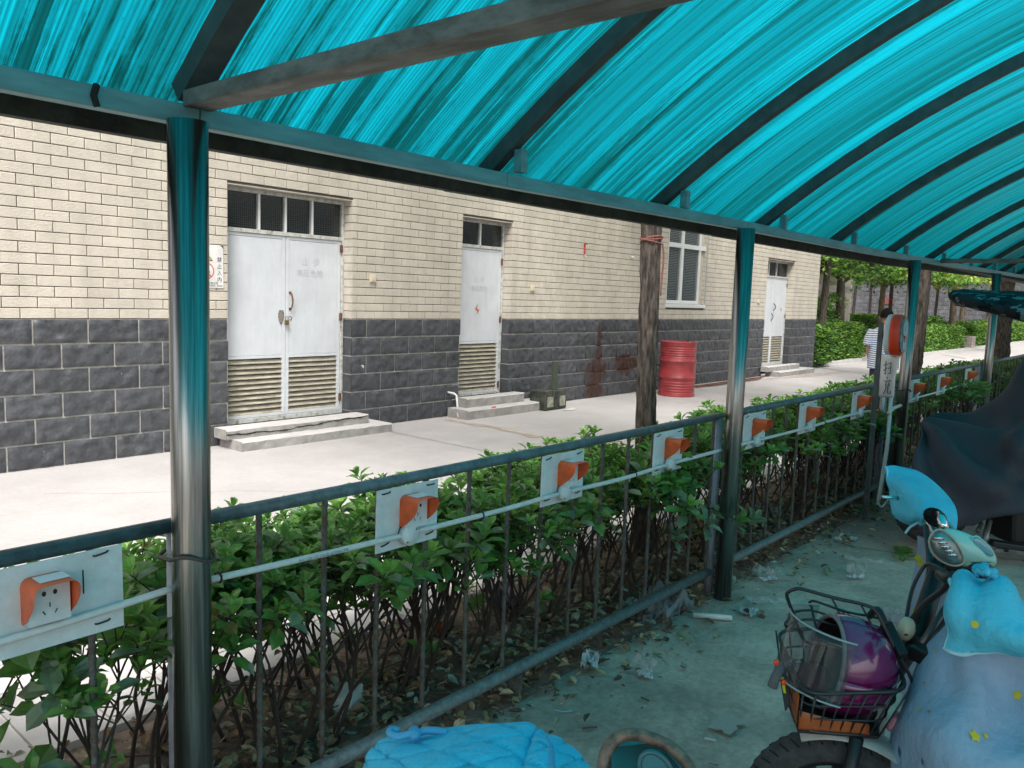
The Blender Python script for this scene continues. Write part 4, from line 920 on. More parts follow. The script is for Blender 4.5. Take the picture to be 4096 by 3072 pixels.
for i, (x, y, z, c) in enumerate(((33,13.5,4.1,0),(38,15,4.5,1),(44,14,4.7,0),(50,15,5.0,2),(48,11,4.7,1))):
    tree('leafy tree of the grove in front of the far grey wall', x, y, z-.6, .08, .06, 0, [(0,0,z,c)], bm=bark, seed=20+i, grp='trees of the far grove')
for i in range(9):
    tree('tall leafy tree beyond the far grey boundary wall', 63+random.uniform(0,3), 2+i*3.6, 5.5, .2, .15, 0, [(0,0,6.8,(i+1) % 3)], cs=(1.5,1.5,2.2), seed=40+i, grp='trees beyond the boundary wall')
for i, (x, y) in enumerate(((24.5,10.5),(27.5,9.0),(25.0,13.5))):
    pass
# red cord on the trunk
cord = MB()
for q in range(3):
    cord.tube([(4.169+.066*cos(t), 2.502+.066*sin(t), 1.890+.012*q+(.022 if q == 1 else -.012)*cos(t+.8+q)) for t in [i*2*pi/18 for i in range(19)]], .003, 5)
cord.tube([(4.22,2.455,1.885),(4.238,2.455,1.80),(4.238,2.46,1.68),(4.237,2.46,1.58)], [.005,.006,.006,.004], 5, smooth=3)
obj('cord', cord, mat('faded_red_cord', (.28,.09,.075), .8), t1, smooth=True, label='faded red cord wound round the trunk')

# ================================================================== THINGS ON THE PAVEMENT
# oil drum
dc = V((11.95, 6.55, 0)); R_ = .295
prof = [(0,.012),(R_-.012,.012),(R_-.010,0),(R_+.004,.002),(R_+.005,.014),(R_,.022)]
zc = .022
def ribs(z0, z1, n, amp):
    return [(R_+amp*(.5-.5*cos(2*pi*k/8*1.0)) if False else R_+amp*sin(pi*k/8)**2, z0+(z1-z0)*(j+k/8)/n) for j in range(n) for k in range(8)]
Hd = .895
prof += ribs(.05,.27,5,-.006)+[(R_,.29),(R_+.012,.305),(R_+.013,.315),(R_,.33)]+[(R_,.56),(R_+.012,.575),(R_+.013,.585),(R_,.60)]+ribs(.64,.83,5,-.006)+[(R_,.86),(R_,Hd-.018),(R_+.006,Hd-.014),(R_+.006,Hd),(R_-.006,Hd),(R_-.008,Hd-.016),(0,Hd-.016)]
red_paint = mat('drum_red_paint', (.30,.040,.045), .33, var=.22, vscale=7, detail=8)
dr = root('oil_drum', 'dull red steel oil drum standing on the pavement against the slate base', 'drum', loc=tuple(dc))
obj('drum_body', MB().lathe(prof, dc, 48), red_paint, dr, smooth=True)
obj('bung', MB().lathe([(0,Hd-.002),(.03,Hd-.002),(.032,Hd-.015)], dc+V((.16,-.12,0)), 16), steel, dr)
obj('bung', MB().lathe([(0,Hd-.006),(.014,Hd-.006),(.016,Hd-.015)], dc+V((-.18,.10,0)), 12), steel, dr)
# green post in a block base
gb = root('post_base', 'dark green post standing in a heavy painted block base, leaning on the slate wall', 'post base', loc=(8.95,6.82,0))
green = mat('flaked_green_paint', (.02,.045,.03), .55, var=.5, vscale=18, vcol=(.06,.05,.04), bump=.2)
obj('block', MB().box((8.62,6.70,.01),(9.10,6.98,.27)), mat('block_side', (.05,.055,.042), .8, var=.6, vscale=10, vcol=(.015,.018,.015), bump=.3), gb, bevel=.012)
obj('post', MB().bar((8.85,6.735,.05),(8.93,6.80,.66),.085,.05, up=(0,1,0)), green, gb, bevel=.004)
for a, b in ((8.66,8.79),(8.94,9.06)): obj('side_patch', MB().box((a,6.694,.05),(b,6.699,.19)), mat('pale_patch', (.30,.30,.24), .85, var=.4, vscale=14), gb)
tag(obj('floor_scrap', MB().grid(dispN(patch([[(8.93,6.50,.008),(9.15,6.55,.01)],[(8.90,6.62,.01),(9.2,6.66,.008)]],5), lambda u,v,p: .006*sin(u*9))), mat('scrap_white', (.5,.5,.48), .6), solid=.004), 'flat white scrap on the pavement in front of the green post block', 'scrap')
tag(obj('drain_pipe', MB().tube([(7.22,YW-.005,.31),(7.24,YW-.10,.30),(7.26,YW-.12,.275),(7.20,YW-.22,.02)], .014, 10), pvc, smooth=True), 'bent white plastic drain pipe coming out of the wall beside the narrow door steps', 'pipe')
for k in range(4):
    tag(obj('steel_rod', MB().bar((12.6+k*.35,6.98-k*.05,.018+.012*(k % 2)),(16.6-k*.25,7.02-k*.07,.02+.012*(k % 2)),.03,.016), mat('rusty_rod', (.17,.08,.05), .85, var=.4)), 'rusty steel rod lying along the foot of the slate wall past the drum', 'rod', 'rusty rods along the wall')
tag(obj('red_scrap', MB().tube([onZ(1062,882,.11)+V((0,0,.004)), onZ(1070,881,.11)+V((0,0,.012))], .012, 5), mat('red_scrap', (.6,.03,.03), .5)), 'tiny red scrap on the lower step below the narrow door', 'scrap')

# ================================================================== BEYOND: wall, annex, hedges, lane
wl = root('boundary_wall', 'tall grey block wall closing the view beyond the grove', 'wall', loc=(58,16,0))
obj('wall', MB().box((58.03,-2,0),(58.4,40,4.6)), mat('wall_mortar_grey', (.26,.26,.26), .9, var=.2), wl)
blk = mat('grey_wall_block', (.105,.11,.125), .8, var=.3, vscale=3, rnd=.22)
bm_ = MB().tile(-.25,.25,-.115,.115,0,.03,.008).mesh('block', blk)
cand = []
rest = MB()
for r in range(17):
    for c in range(42):
        y = 5.5+c*.54+(.27 if r % 2 else 0); z = .14+r*.265; p = V((58,y,z)); d = p-V((0,0,H)); ww = d.dot(Fw); px = (2048+FPX*d.dot(Rt)/ww)/S; py = (1536-FPX*d.dot(Up)/ww)/S
        cand.append((not (1835 < px < 2225 and 640 < py < 712), y, z))
cand.sort(); 
for k, (hid, y, z) in enumerate(cand):
    if k < 280 and not hid:
        o = bpy.data.objects.new('block', bm_); COL.objects.link(o); o.parent = wl; o.location = V((58.0,y,z))-wl.location; o.rotation_euler = (0,0,-pi/2)
    else:
        t0 = MB().tile(-.25,.25,-.115,.115,0,.03,.008); rest.add([(58+b_, y-a_, z+c_) for a_, b_, c_ in t0.v], t0.f)
obj('block_field', rest, blk, wl, kind='stuff')
obj('coping', MB().box((57.9,-2,4.601),(58.5,40,4.72)), concrete, wl)
rp = onX(1890,663,57.95); tag(obj('red_notice', MB().box((57.94,15.9,1.85),(57.96,16.8,2.35)), mat('red_notice', (.20,.065,.06), .6, var=.3, vscale=4)), 'red notice painted on the far grey wall between thin trunks', 'notice')
# annex: set back cream building with a louvred vent
an = root('annex_building', 'low cream tiled annex with a louvred vent, set back beyond the main building corner', 'building', loc=(29,10,0))
AX = 31.1
obj('wall', MB().box((24.5,10.012,0),(AX,14,3.0)), mortar_l, an)
g = MB()
for r in range(33):
    for c in range(27):
        x0 = 24.4+c*.26+(.13 if r % 2 else 0); z0 = .02+r*PZ
        if x0+.25 > AX: continue
        if not (27.3 < x0+.26 and x0 < 29.85 and .45 < z0 < 1.95): g.tile(x0, x0+.252, z0, z0+PZ-G, 10, .011, .003)
obj('brick_field', g, cream2, an, kind='stuff')
v_ = obj('vent', MB().box((28.0,9.98,.55),(28.08,10.05,1.85)).box((29.55,9.98,.55),(29.63,10.05,1.85)).box((28.081,9.98,.55),(29.549,10.05,.62)).box((28.081,9.98,1.78),(29.549,10.05,1.85)), white_al, an)
for k in range(14): obj('slat', MB().box((28.09,9.985,.64+k*.082),(29.54,10.01,.64+k*.082+.04)), white_al, v_)
obj('vent_dark', MB().box((28.09,10.0135,.62),(29.54,10.03,1.78)), dark, v_)
obj('ledge', MB().box((26.0,9.72,2.05),(30.1,9.998,2.28)), concrete, an)
# clipped hedges and bushes of the bed
def bush_mesh(seed, lx, ly, h, n, L=.075, round_=.2):
    rnd = random.Random(seed); g = MB()
    for k in range(n):
        f = rnd.random()
        if f < .45: p = V((rnd.uniform(-lx,lx), rnd.uniform(-ly,ly), h+rnd.uniform(-.05,.05)))
        elif f < .8: p = V((rnd.uniform(-lx,lx), -ly+rnd.uniform(-.05,.1), rnd.uniform(.08,h)))
        else: p = V((rnd.choice([-1,1])*(lx+rnd.uniform(-.1,.05)), rnd.uniform(-ly,ly), rnd.uniform(.08,h)))
        e = noise.noise((p.x*1.5+seed, p.y*1.5, p.z*1.5)); p.z *= 1+e*round_; p.x *= 1+e*round_*.3
        th = rnd.uniform(0,6.28); d = V((cos(th), sin(th), rnd.uniform(-.2,.9))); up = V((rnd.uniform(-.6,.6), rnd.uniform(-.9,.2), 1)).normalized()
        leaf(g, p, d, up, L*rnd.uniform(.7,1.3), L*.6, rnd.choice([0,0,1,2,2] if e < .05 else [0,1,1,2]))
    return g
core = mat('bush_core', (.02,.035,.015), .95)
def bush(lab, x, y, lx, ly, h, n, seed, L=.075, name='clipped_hedge', rnd_=.12, cat='hedge', mm=None):
    s = root(name, lab, cat, loc=(x,y,0)); o = obj('foliage', bush_mesh(seed, lx, ly, h, n, L, rnd_), mm or [tl_a, tl_b, tl_c, tl_y], s, local=True); o['kind'] = 'stuff'
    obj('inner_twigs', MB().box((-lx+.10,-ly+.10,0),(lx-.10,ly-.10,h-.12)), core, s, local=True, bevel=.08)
bush('small leafy bush against the corner of the building', 20.75, 7.72, .75, .42, .95, 2600, 1, .10, 'corner_bush', .2, 'bush')
bush('clipped hedge between the building corner and the striped-shirt person', 23.9, 8.35, 1.4, .7, 1.02, 7000, 2, .085)
bush('loose taller bush behind the clipped hedge near the annex', 25.4, 9.6, 1.9, .6, 1.55, 5500, 3, .10, 'tall_bush', .35, 'bush', [tl_b, tl_a, tl_a, tl_y])
bush('long clipped hedge just past the lane, up to the small brick pillar', 32.9, 7.95, 3.6, .7, .92, 9500, 4, .10)
bush('farther clipped hedge past the small brick pillar', 42.5, 8.2, 3.9, .9, .95, 8000, 5, .12)
bush('most distant hedge along the pavement near the far wall', 52.2, 8.6, 5.2, 1.2, .95, 8000, 6, .14)
bush('back hedge running behind the nearer clipped hedge', 39, 11.2, 9.0, .6, 1.15, 9500, 7, .13)
kb = root('bed_edging', 'low pale stone edging along the far planting bed', 'kerb', loc=(40,7.2,0))
for i in range(52): obj('kerb_stone', MB().box((28.6+i*.52,7.05,0),(28.6+i*.52+.51,7.22,.10+random.uniform(-.01,.01))), concrete, kb)
kb = root('bed_edging', 'short stone edging at the bed by the building corner', 'kerb', loc=(22.5,7.55,0))
for i in range(8): obj('kerb_stone', MB().box((20.4+i*.52,7.46,0),(20.4+i*.52+.51,7.60,.09+random.uniform(-.012,.012))), concrete, kb)
struct('bed_soil', MB().box((19.9,7.6,-.1),(24.9,14,.03)).box((28.4,7.22,-.1),(58,30,.03)), soil_m)
bp_ = root('brick_pillar', 'low stump of a brick pillar at the end of the clipped hedge', 'pillar', loc=(37.6,7.35,0))
for r in range(5):
    for c in range(2): obj('brick', MB().box((37.25+c*.36+(.0 if r % 2 else .02),7.1,.002+r*.11),(37.25+c*.36+.34,7.4,.10+r*.11)), mat('dusty_brick', (.33,.29,.26), .9, var=.25, rnd=.1), bp_)

# ================================================================== PEOPLE
def person(name_lab, base, face, h, shirt, trousers, hair=True, bend=0):
    """standing figure seen from behind; face = heading angle"""
    s = root('person', name_lab, 'person', loc=base, rz=face)
    k = h/1.68; skin = mat('skin', (.42,.22,.14), .55)
    def ell(cx, cy, z, rx, ry, n=20): return [V((cx+rx*cos(2*pi*i/n), cy+ry*sin(2*pi*i/n), z))*k for i in range(n)]
    bd = bpy.data.meshes.new('body')
    vs_ = [((0,0,.93),.12),((0,0,1.10),.115),((0,.01,1.30),.13),((0,0,1.42),.08),((0,.0,1.49),.05),((0,.03,1.585),.088),
           ((.09,0,.88),.085),((.10,.01,.48),.055),((.10,-.01,.08),.038),((.10,.12,.03),.032),
           ((-.09,0,.88),.085),((-.10,.01,.48),.055),((-.10,-.01,.08),.038),((-.10,.12,.03),.032),
           ((.17,0,1.37),.052),((.215,-.01,1.12),.040),((.19,.13,.95),.030),((.15,.20,.98),.026),
           ((-.17,0,1.37),.052),((-.215,-.01,1.12),.040),((-.19,.13,.95),.030),((-.15,.20,.98),.026)]
    ed = [(0,1),(1,2),(2,3),(3,4),(4,5),(0,6),(6,7),(7,8),(8,9),(0,10),(10,11),(11,12),(12,13),(2,14),(14,15),(15,16),(16,17),(2,18),(18,19),(19,20),(20,21)]
    bd.from_pydata([tuple(V(p)*k) for p, r in vs_], ed, []); bd.materials.append(skin); o = bpy.data.objects.new('body', bd); COL.objects.link(o); o.parent = s
    md = o.modifiers.new('skin', 'SKIN'); 
    for i, (p, r) in enumerate(vs_): bd.skin_vertices[0].data[i].radius = (r*k*.9, r*k*.9)
    bd.skin_vertices[0].data[0].use_root = True
    sb = o.modifiers.new('sub', 'SUBSURF'); sb.levels = 1; sb.render_levels = 2
    sh = MB()
    sh.loft([ell(0,0,.82,.215,.145), ell(0,0,.95,.215,.15), ell(0,0,1.12,.20,.145), ell(0,.01,1.30,.215,.135), ell(0,.01,1.38,.19,.11), ell(0,.0,1.43,.10,.085), ell(0,0,1.455,.062,.062)], cap=False)
    for sx in (-1, 1):
        pts = [V((sx*.16,0,1.375))*k, V((sx*.205,-.005,1.28))*k, V((sx*.225,-.01,1.16))*k]; sh.tube(pts, [.075*k,.072*k,.074*k], 14, smooth=3, cap=False)
    obj('shirt', sh, shirt, s, smooth=True, local=True)
    tr_ = MB(); tr_.loft([ell(0,0,.96,.16,.115), ell(0,0,.84,.17,.12)], cap=False)
    for sx in (-1, 1): tr_.loft([ell(sx*.085,0,.90,.095,.105), ell(sx*.095,0,.5,.075,.08), ell(sx*.10,-.01,.07,.065,.07)], cap=False)
    obj('trousers', tr_, trousers, s, smooth=True, local=True)
    hr = MB(); P = []
    for i in range(9):
        th = .03+i*.19; row = []
        for j in range(21):
            ph = 2*pi*j/20; low = 1.0 if sin(ph) < .2 else .60
            t2 = th*low*1.08; row.append(V((.094*sin(t2)*cos(ph), .02+.108*sin(t2)*sin(ph), 1.585+.128*cos(t2)))*k)
        P.append(row)
    obj('hair', hr.grid(P), mat('black_hair', (.012,.010,.010), 1.0, spec=.1), s, smooth=True, local=True)
    for sx in (-1, 1): obj('ear', MB().lathe([(0,-.008),(.022,-.004),(.026,.004),(0,.008)], V((sx*.088,.03,1.57))*k, 10, axis=(sx,-.3,0)), skin, s, smooth=True, local=True)
    fc = MB(); fc.lathe([(0,.030),(.012,.012),(.018,0)], V((0,.115,1.565))*k, 8, axis=(0,1,0)); obj('nose', fc, skin, s, smooth=True, local=True)
    for sx in (-1, 1): obj('shoe', MB().loft([ell(sx*.10,.04,.002,.045,.115), ell(sx*.10,.04,.04,.048,.115), ell(sx*.10,-.01,.085,.04,.06)]), black, s, smooth=True, local=True)
    return s
sm = bpy.data.materials.new('striped_cotton'); sm.use_nodes = True; t = sm.node_tree; b = t.nodes['Principled BSDF']; b.inputs['Roughness'].default_value = .8
gp = t.nodes.new('ShaderNodeNewGeometry'); sx_ = t.nodes.new('ShaderNodeSeparateXYZ'); lk(t, gp.outputs['Position'], sx_.inputs[0])
nz = t.nodes.new('ShaderNodeTexNoise'); nz.inputs['Scale'].default_value = 3; lk(t, gp.outputs['Position'], nz.inputs['Vector'])
a1 = t.nodes.new('ShaderNodeMath'); a1.operation = 'MULTIPLY_ADD'; a1.inputs[1].default_value = .035; lk(t, nz.outputs['Fac'], a1.inputs[0]); lk(t, sx_.outputs['Z'], a1.inputs[2])
f1 = t.nodes.new('ShaderNodeMath'); f1.operation = 'PINGPONG'; f1.inputs[1].default_value = .0145; lk(t, a1.outputs[0], f1.inputs[0])
g1 = t.nodes.new('ShaderNodeMath'); g1.operation = 'GREATER_THAN'; g1.inputs[1].default_value = .0080; lk(t, f1.outputs[0], g1.inputs[0])
mx = t.nodes.new('ShaderNodeMix'); mx.data_type = 'RGBA'; lk(t, g1.outputs[0], mx.inputs['Factor']); mx.inputs['A'].default_value = (.66,.68,.72,1); mx.inputs['B'].default_value = (.07,.15,.34,1); lk(t, mx.outputs['Result'], b.inputs['Base Color'])
pp = at(1913,720,10.8); person('person in a blue and white striped shirt seen from behind, walking past the hedge', (pp.x,pp.y,0), radians(-70), 1.53, sm, mat('black_trousers', (.02,.02,.026), .8))
pp = at(2152,700,40); person('distant person in a pale pink top behind the far hedge', (pp.x,8.9 if False else pp.y+.2,0), radians(70), 1.62, mat('pale_pink_top', (.75,.52,.50), .8), mat('grey_trousers', (.2,.2,.22), .8))

# ================================================================== SCOOTER WITH BASKET (foreground right)
sc = root('electric_scooter', 'parked electric scooter with a wire front basket and pale blue quilted wind apron', 'scooter', loc=(2.3,.5,0))
cy_cloth = mat('cyan_quilt', (.09,.53,.72), .75, var=.10, vscale=9, bump=.35, bscale=70)
apron_m = mat('pale_blue_cotton', (.28,.40,.54), .8, var=.12, vscale=5, bump=.35, bscale=50)
wrinkle(cy_cloth, 8, .010, (1,1,.5), .6); wrinkle(apron_m, 4.5, .014, (1.2,1.2,.5), .6)
seam_m = mat('piping_tape', (.42,.68,.78), .7)
fur = mat('black_fur', (.010,.010,.012), .9, bump=1, bscale=200)
rubber = mat('tyre_rubber', (.045,.045,.048), .8, var=.3, vscale=30, bump=.3, bscale=60)
alloy = mat('dark_alloy', (.05,.05,.055), .35, metal=.6)
HB_N, HB_F = V((2.208,.356,.85)), V((2.93,.66,.885))        # ends of the handlebar
ax_h = (HB_F-HB_N).normalized(); mid_h = (HB_N+HB_F)/2
fwd = V((-.399,.917,0)).normalized()   # heading of the front wheel
# front wheel
wc = at(1802,1765,2.12); wr = .235
wax = V((fwd.y, -fwd.x, 0))
g = MB()
prof = []
for k in range(15):
    a = -1.35+2.7*k/14; prof.append((wr-.052+.052*cos(a), .048*sin(a)))
g.lathe([(wr-.062,-.040)]+prof+[(wr-.062,.040)], wc, 64, axis=wax)
obj('tyre', g, rubber, sc, smooth=True)
g = MB()      # tread grooves as thin dark wedges
for k in range(46):
    t0 = 2*pi*k/46; a = V(wax).orthogonal().normalized(); b = wax.cross(a)
    for sgn in (-1, 1):
        pts = []
        for q in range(3):
            ang = .25+.30*q; t1 = t0+sgn*0+.035*q; r = wr-.052+.0515*cos(ang); pts.append(wc+(a*cos(t1)+b*sin(t1))*r+wax*(sgn*.048*sin(ang)))
        g.tube(pts, .0030, 4)
obj('tread_groove', g, mat('groove_black', (.012,.012,.012), .9), sc, kind='stuff')
g = MB(); g.lathe([(wr-.062,-.038),(wr-.075,-.034),(wr-.080,-.01),(wr-.080,.01),(wr-.075,.034),(wr-.062,.038)], wc, 48, axis=wax); g.lathe([(0,-.05),(.045,-.045),(.05,0),(.045,.045),(0,.05)], wc, 20, axis=wax)
rim = obj('rim', g, alloy, sc, smooth=True)
a = V(wax).orthogonal().normalized(); b = wax.cross(a)
for k in range(5):
    t0 = 2*pi*k/5+.3; d = a*cos(t0)+b*sin(t0); obj('spoke', MB().bar(wc+d*.04, wc+d*(wr-.078), .035, .022, up=tuple(wax)), alloy, sc, bevel=.004)
# fork, stem, fender
top = mid_h-V((0,0,.12))+fwd*.02
fk_top = wc+V((0,0,.26))-fwd*.03
for s_ in (-1, 1): obj('fork_leg', MB().tube([wc+wax*.075*s_, wc+wax*.075*s_+V((0,0,.10))-fwd*.01, fk_top+wax*.06*s_], .017, 10), black, sc, smooth=True)
P = []
for i in range(17):
    t0 = 1.15+1.3*i/16; d = fwd*cos(t0)+V((0,0,1))*sin(t0); P.append([wc+d*(wr+.018+(.0 if abs(q) < 2 else -.010))+wax*(q*.030) for q in (-2,-1,0,1,2)])
obj('fender', MB().grid(P), mat('pale_fender', (.42,.44,.42), .4, var=.2), sc, smooth=True, solid=.003)
obj('steering_column', MB().tube([fk_top, (fk_top+mid_h)/2-fwd*.04, mid_h], [.03,.028,.022], 10), black, sc, smooth=True)
obj('handlebar', MB().tube([HB_N, mid_h-ax_h*.15-V((0,0,.01)), mid_h-V((0,0,.02)), mid_h+ax_h*.15-V((0,0,.01)), HB_F], .013, 10, smooth=3), mat('chrome', (.7,.7,.72), .15, metal=1), sc, smooth=True)
# body behind the apron
bk = -fwd
for nm, c0, c1, wd in (('foot_deck',wc+bk*.38+V((0,0,.02)),wc+bk*.80+V((0,0,.02)),.26),('seat_box',wc+bk*.82+V((0,0,.14)),wc+bk*1.25+V((0,0,.14)),.24)):
    obj(nm, MB().bar(c0, c1, wd, .08 if nm == 'foot_deck' else .30), black, sc, bevel=.03)
obj('seat', MB().bar(wc+bk*.78+V((0,0,.35)), wc+bk*1.35+V((0,0,.35)), .25, .09), black, sc, bevel=.04)
rw = wc+bk*1.22
obj('tyre', MB().lathe([(wr-.062,-.040)]+prof+[(wr-.062,.040)], rw, 32, axis=wax), rubber, sc, smooth=True)
obj('rim', MB().lathe([(0,-.04),(wr-.06,-.035),(wr-.06,.035),(0,.04)], rw, 24, axis=wax), alloy, sc, smooth=True)
# headlight pod on the handlebar: clear ribbed lens at the front, pale shell with a round dial behind it
CAMP = V((0,0,H))
def dome(outl, cen, w0, bulge, back, k=6, e=1.0):
    """closed lens-like body: outline at distance w0, swelling towards one side by bulge and to the other by back"""
    O = cr([at(x, y, w0) for x, y in outl]+[at(*outl[0], w0)], 4)[:-1]; c = at(*cen, w0); n = (CAMP-c).normalized(); rings = []
    for i in range(k, -1, -1):
        a_ = pi/2*i/k; rings.append([c-n*back*sin(a_)+(q-c)*max(.02, cos(a_)**e) for q in O])
    for i in range(1, k+1):
        a_ = pi/2*i/k; rings.append([c+n*bulge*sin(a_)+(q-c)*max(.02, cos(a_)**e) for q in O])
    return rings, c, n
sh_o = [(2030,1150),(2049,1141),(2090,1152),(2122,1171),(2147,1194),(2153,1211),(2145,1223),(2108,1227),(2070,1219),(2045,1200)]
rg, c_, n_l = dome(sh_o, (2092,1189), 2.16, .045, .05)
obj('lamp_shell', MB().loft(rg), mat('pale_green_plastic', (.34,.62,.56), .3, coat=.4), sc, smooth=True)
ln_o = [(2007,1166),(2018,1148),(2035,1145),(2055,1160),(2072,1182),(2082,1206),(2076,1219),(2055,1221),(2028,1208),(2011,1188)]
rg, c_, n_l = dome(ln_o, (2045,1184), 2.10, .030, .03)
obj('reflector', MB().loft([[c_+(q-c_)*.90-n_l*.004 for q in r] for r in rg]), mat('reflector_silver', (.35,.38,.37), .3, metal=.9), sc, smooth=True)
obj('lamp_lens', MB().loft(rg), mat('clear_lens', (.20,.25,.25), .05, spec=.9, alpha=.20, coat=1), sc, smooth=True)
obj('lens_rim', MB().tube([*rg[6], rg[6][0]], .0032, 6), mat('pale_rim', (.40,.38,.30), .4), sc, smooth=True)
g = MB()
for k in range(5): x0, y0 = 2024+k*7.5, 1163+k*9; g.tube([at(x0-5,y0+1,2.066), at(x0+4,y0-1,2.060), at(x0+13,y0+1,2.066)], .0042, 6)
obj('reflector_rib', g, mat('chrome', (.7,.7,.72), .15, metal=1), sc, smooth=True)
dl = [(2099,1163),(2110,1158),(2126,1170),(2141,1186),(2147,1200),(2136,1203),(2116,1192),(2103,1178)]
rg, c_, n_l = dome(dl, (2122,1181), 2.132, .006, .004)
obj('dial', MB().loft(rg), mat('dial_glass', (.06,.30,.36), .12, coat=1), sc, smooth=True)
obj('dial_rim', MB().tube([*rg[6], rg[6][0]], .0022, 6), mat('pale_green_plastic', (.34,.62,.56), .3), sc, smooth=True)
bt = [(2076,1212),(2108,1217),(2140,1216),(2150,1214),(2145,1225),(2108,1229),(2078,1222)]
rg, c_, n_l = dome(bt, (2112,1220), 2.135, .012, .03); obj('lower_band', MB().loft(rg), mat('olive_plastic', (.25,.38,.26), .35), sc, smooth=True)
obj('lamp_base', MB().bar(at(2052,1222,2.2), at(2140,1236,2.12), .08, .05), black, sc, bevel=.015)
# mirror stem by the far grip
obj('mirror_stem', MB().tube([at(2029,1112,2.36),at(2034,1124,2.33),at(2040,1142,2.31)], .013, 10), mat('chrome', (.7,.7,.72), .15, metal=1), sc, smooth=True)
# far hand glove: padded cyan cuff with a fur mouth
c_ = [[at(1910,1012,2.75), at(1935,1008,2.80), at(1985,1020,2.78), at(2036,1062,2.66), at(2058,1100,2.52), at(2062,1146,2.42)],
      [at(1916,1040,2.70), at(1950,1040,2.66), at(1990,1056,2.60), at(2020,1080,2.53), at(2038,1100,2.47), at(2046,1128,2.40)],
      [at(1924,1072,2.68), at(1955,1078,2.60), at(1985,1086,2.52), at(2000,1100,2.47), at(2003,1108,2.45), at(2010,1112,2.43)],
      [at(1930,1105,2.68), at(1950,1112,2.60), at(1968,1118,2.53), at(1983,1120,2.48), at(1990,1122,2.46), at(1993,1124,2.45)],
      [at(1934,1116,2.72), at(1948,1124,2.68), at(1965,1130,2.62), at(1982,1130,2.55), at(1990,1133,2.50), at(1996,1136,2.47)]]
Pg = dispN(patch(c_, 6), lambda u, v, p: .006*sin(v*14+u*5)*u*(1-u)*3+.012*noise.noise((u*3,v*4,2)))
gl = obj('far_glove', MB().grid(Pg), cy_cloth, sc, smooth=True, solid=.012, label='cyan quilted hand glove on the far grip')
obj('seam', MB().tube([p+V((0,0,.004)) for p in [r[1] for r in Pg]], .004, 5), seam_m, gl)
obj('fur_mouth', MB().loft([[at(2020,1120,2.39)+(q-at(2020,1120,2.39))*f for q in [at(2020+25*cos(t)+8*sin(t), 1118+22*sin(t), 2.39) for t in [i*pi/9 for i in range(18)]]] for f in (1.0,.9,.7)]), fur, sc, smooth=True)
obj('glove_back', MB().grid(patch([[at(1916,1030,2.90),at(1990,1040,2.90),at(2055,1110,2.62)],[at(1934,1112,2.85),at(1985,1125,2.75),at(2055,1140,2.55)]],5)), cy_cloth, gl, smooth=True, solid=.01)
tag_ = obj('tape_end', MB().tube([at(1984,1128,2.5),at(1966,1138,2.5),at(1955,1152,2.5)], .004, 5), seam_m, gl)
obj('brake_tip', MB().tube([at(1905,1073,2.62),at(1925,1075,2.62),at(1945,1076,2.64)], .006, 8), mat('chrome', (.7,.7,.72), .15, metal=1), sc, smooth=True)
# near hand glove
c_ = [[at(2050,1250,1.98), at(2066,1238,2.0), at(2107,1244,1.99), at(2150,1254,1.95), at(2215,1310,1.88), at(2300,1380,1.80)],
      [at(2049,1275,1.93), at(2070,1268,1.91), at(2110,1275,1.89), at(2155,1290,1.86), at(2220,1340,1.80), at(2300,1400,1.74)],
      [at(2050,1320,1.90), at(2072,1320,1.865), at(2112,1325,1.84), at(2160,1340,1.81), at(2225,1370,1.77), at(2300,1420,1.72)],
      [at(2045,1365,1.89), at(2070,1370,1.855), at(2112,1372,1.83), at(2160,1380,1.80), at(2228,1400,1.76), at(2300,1440,1.72)],
      [at(2040,1398,1.90), at(2078,1410,1.87), at(2115,1403,1.85), at(2160,1406,1.83), at(2222,1422,1.79), at(2300,1460,1.75)]]
Pn = dispN(patch(c_, 6), lambda u, v, p: .009*sin(u*17+v*3)*(1-v)*1.3+.006*sin(v*9+u*6)+.014*noise.noise((u*5,v*3,7)))
gn = obj('near_glove', MB().grid(Pn), cy_cloth, sc, smooth=True, solid=.012, label='large cyan quilted hand glove on the near grip')
obj('seam', MB().tube([p for p in [r[1] for r in Pn]], .0068, 6), seam_m, gn); obj('seam', MB().tube(list(Pn[-1]), .0068, 6), seam_m, gn)
obj('fabric_bow', MB().grid(dispN(patch([[at(2103,1228,1.97),at(2125,1222,1.95),at(2155,1240,1.93)],[at(2105,1240,1.93),at(2128,1236,1.90),at(2150,1252,1.91)]],5), lambda u,v,p: .008*sin(u*19+v*8))), cy_cloth, gn, smooth=True, solid=.008)
obj('glove_back', MB().grid(patch([[at(2060,1250,2.10),at(2150,1262,2.08),at(2300,1390,1.95)],[at(2050,1390,2.05),at(2150,1395,2.0),at(2300,1450,1.88)]],5)), cy_cloth, gn, smooth=True, solid=.01)
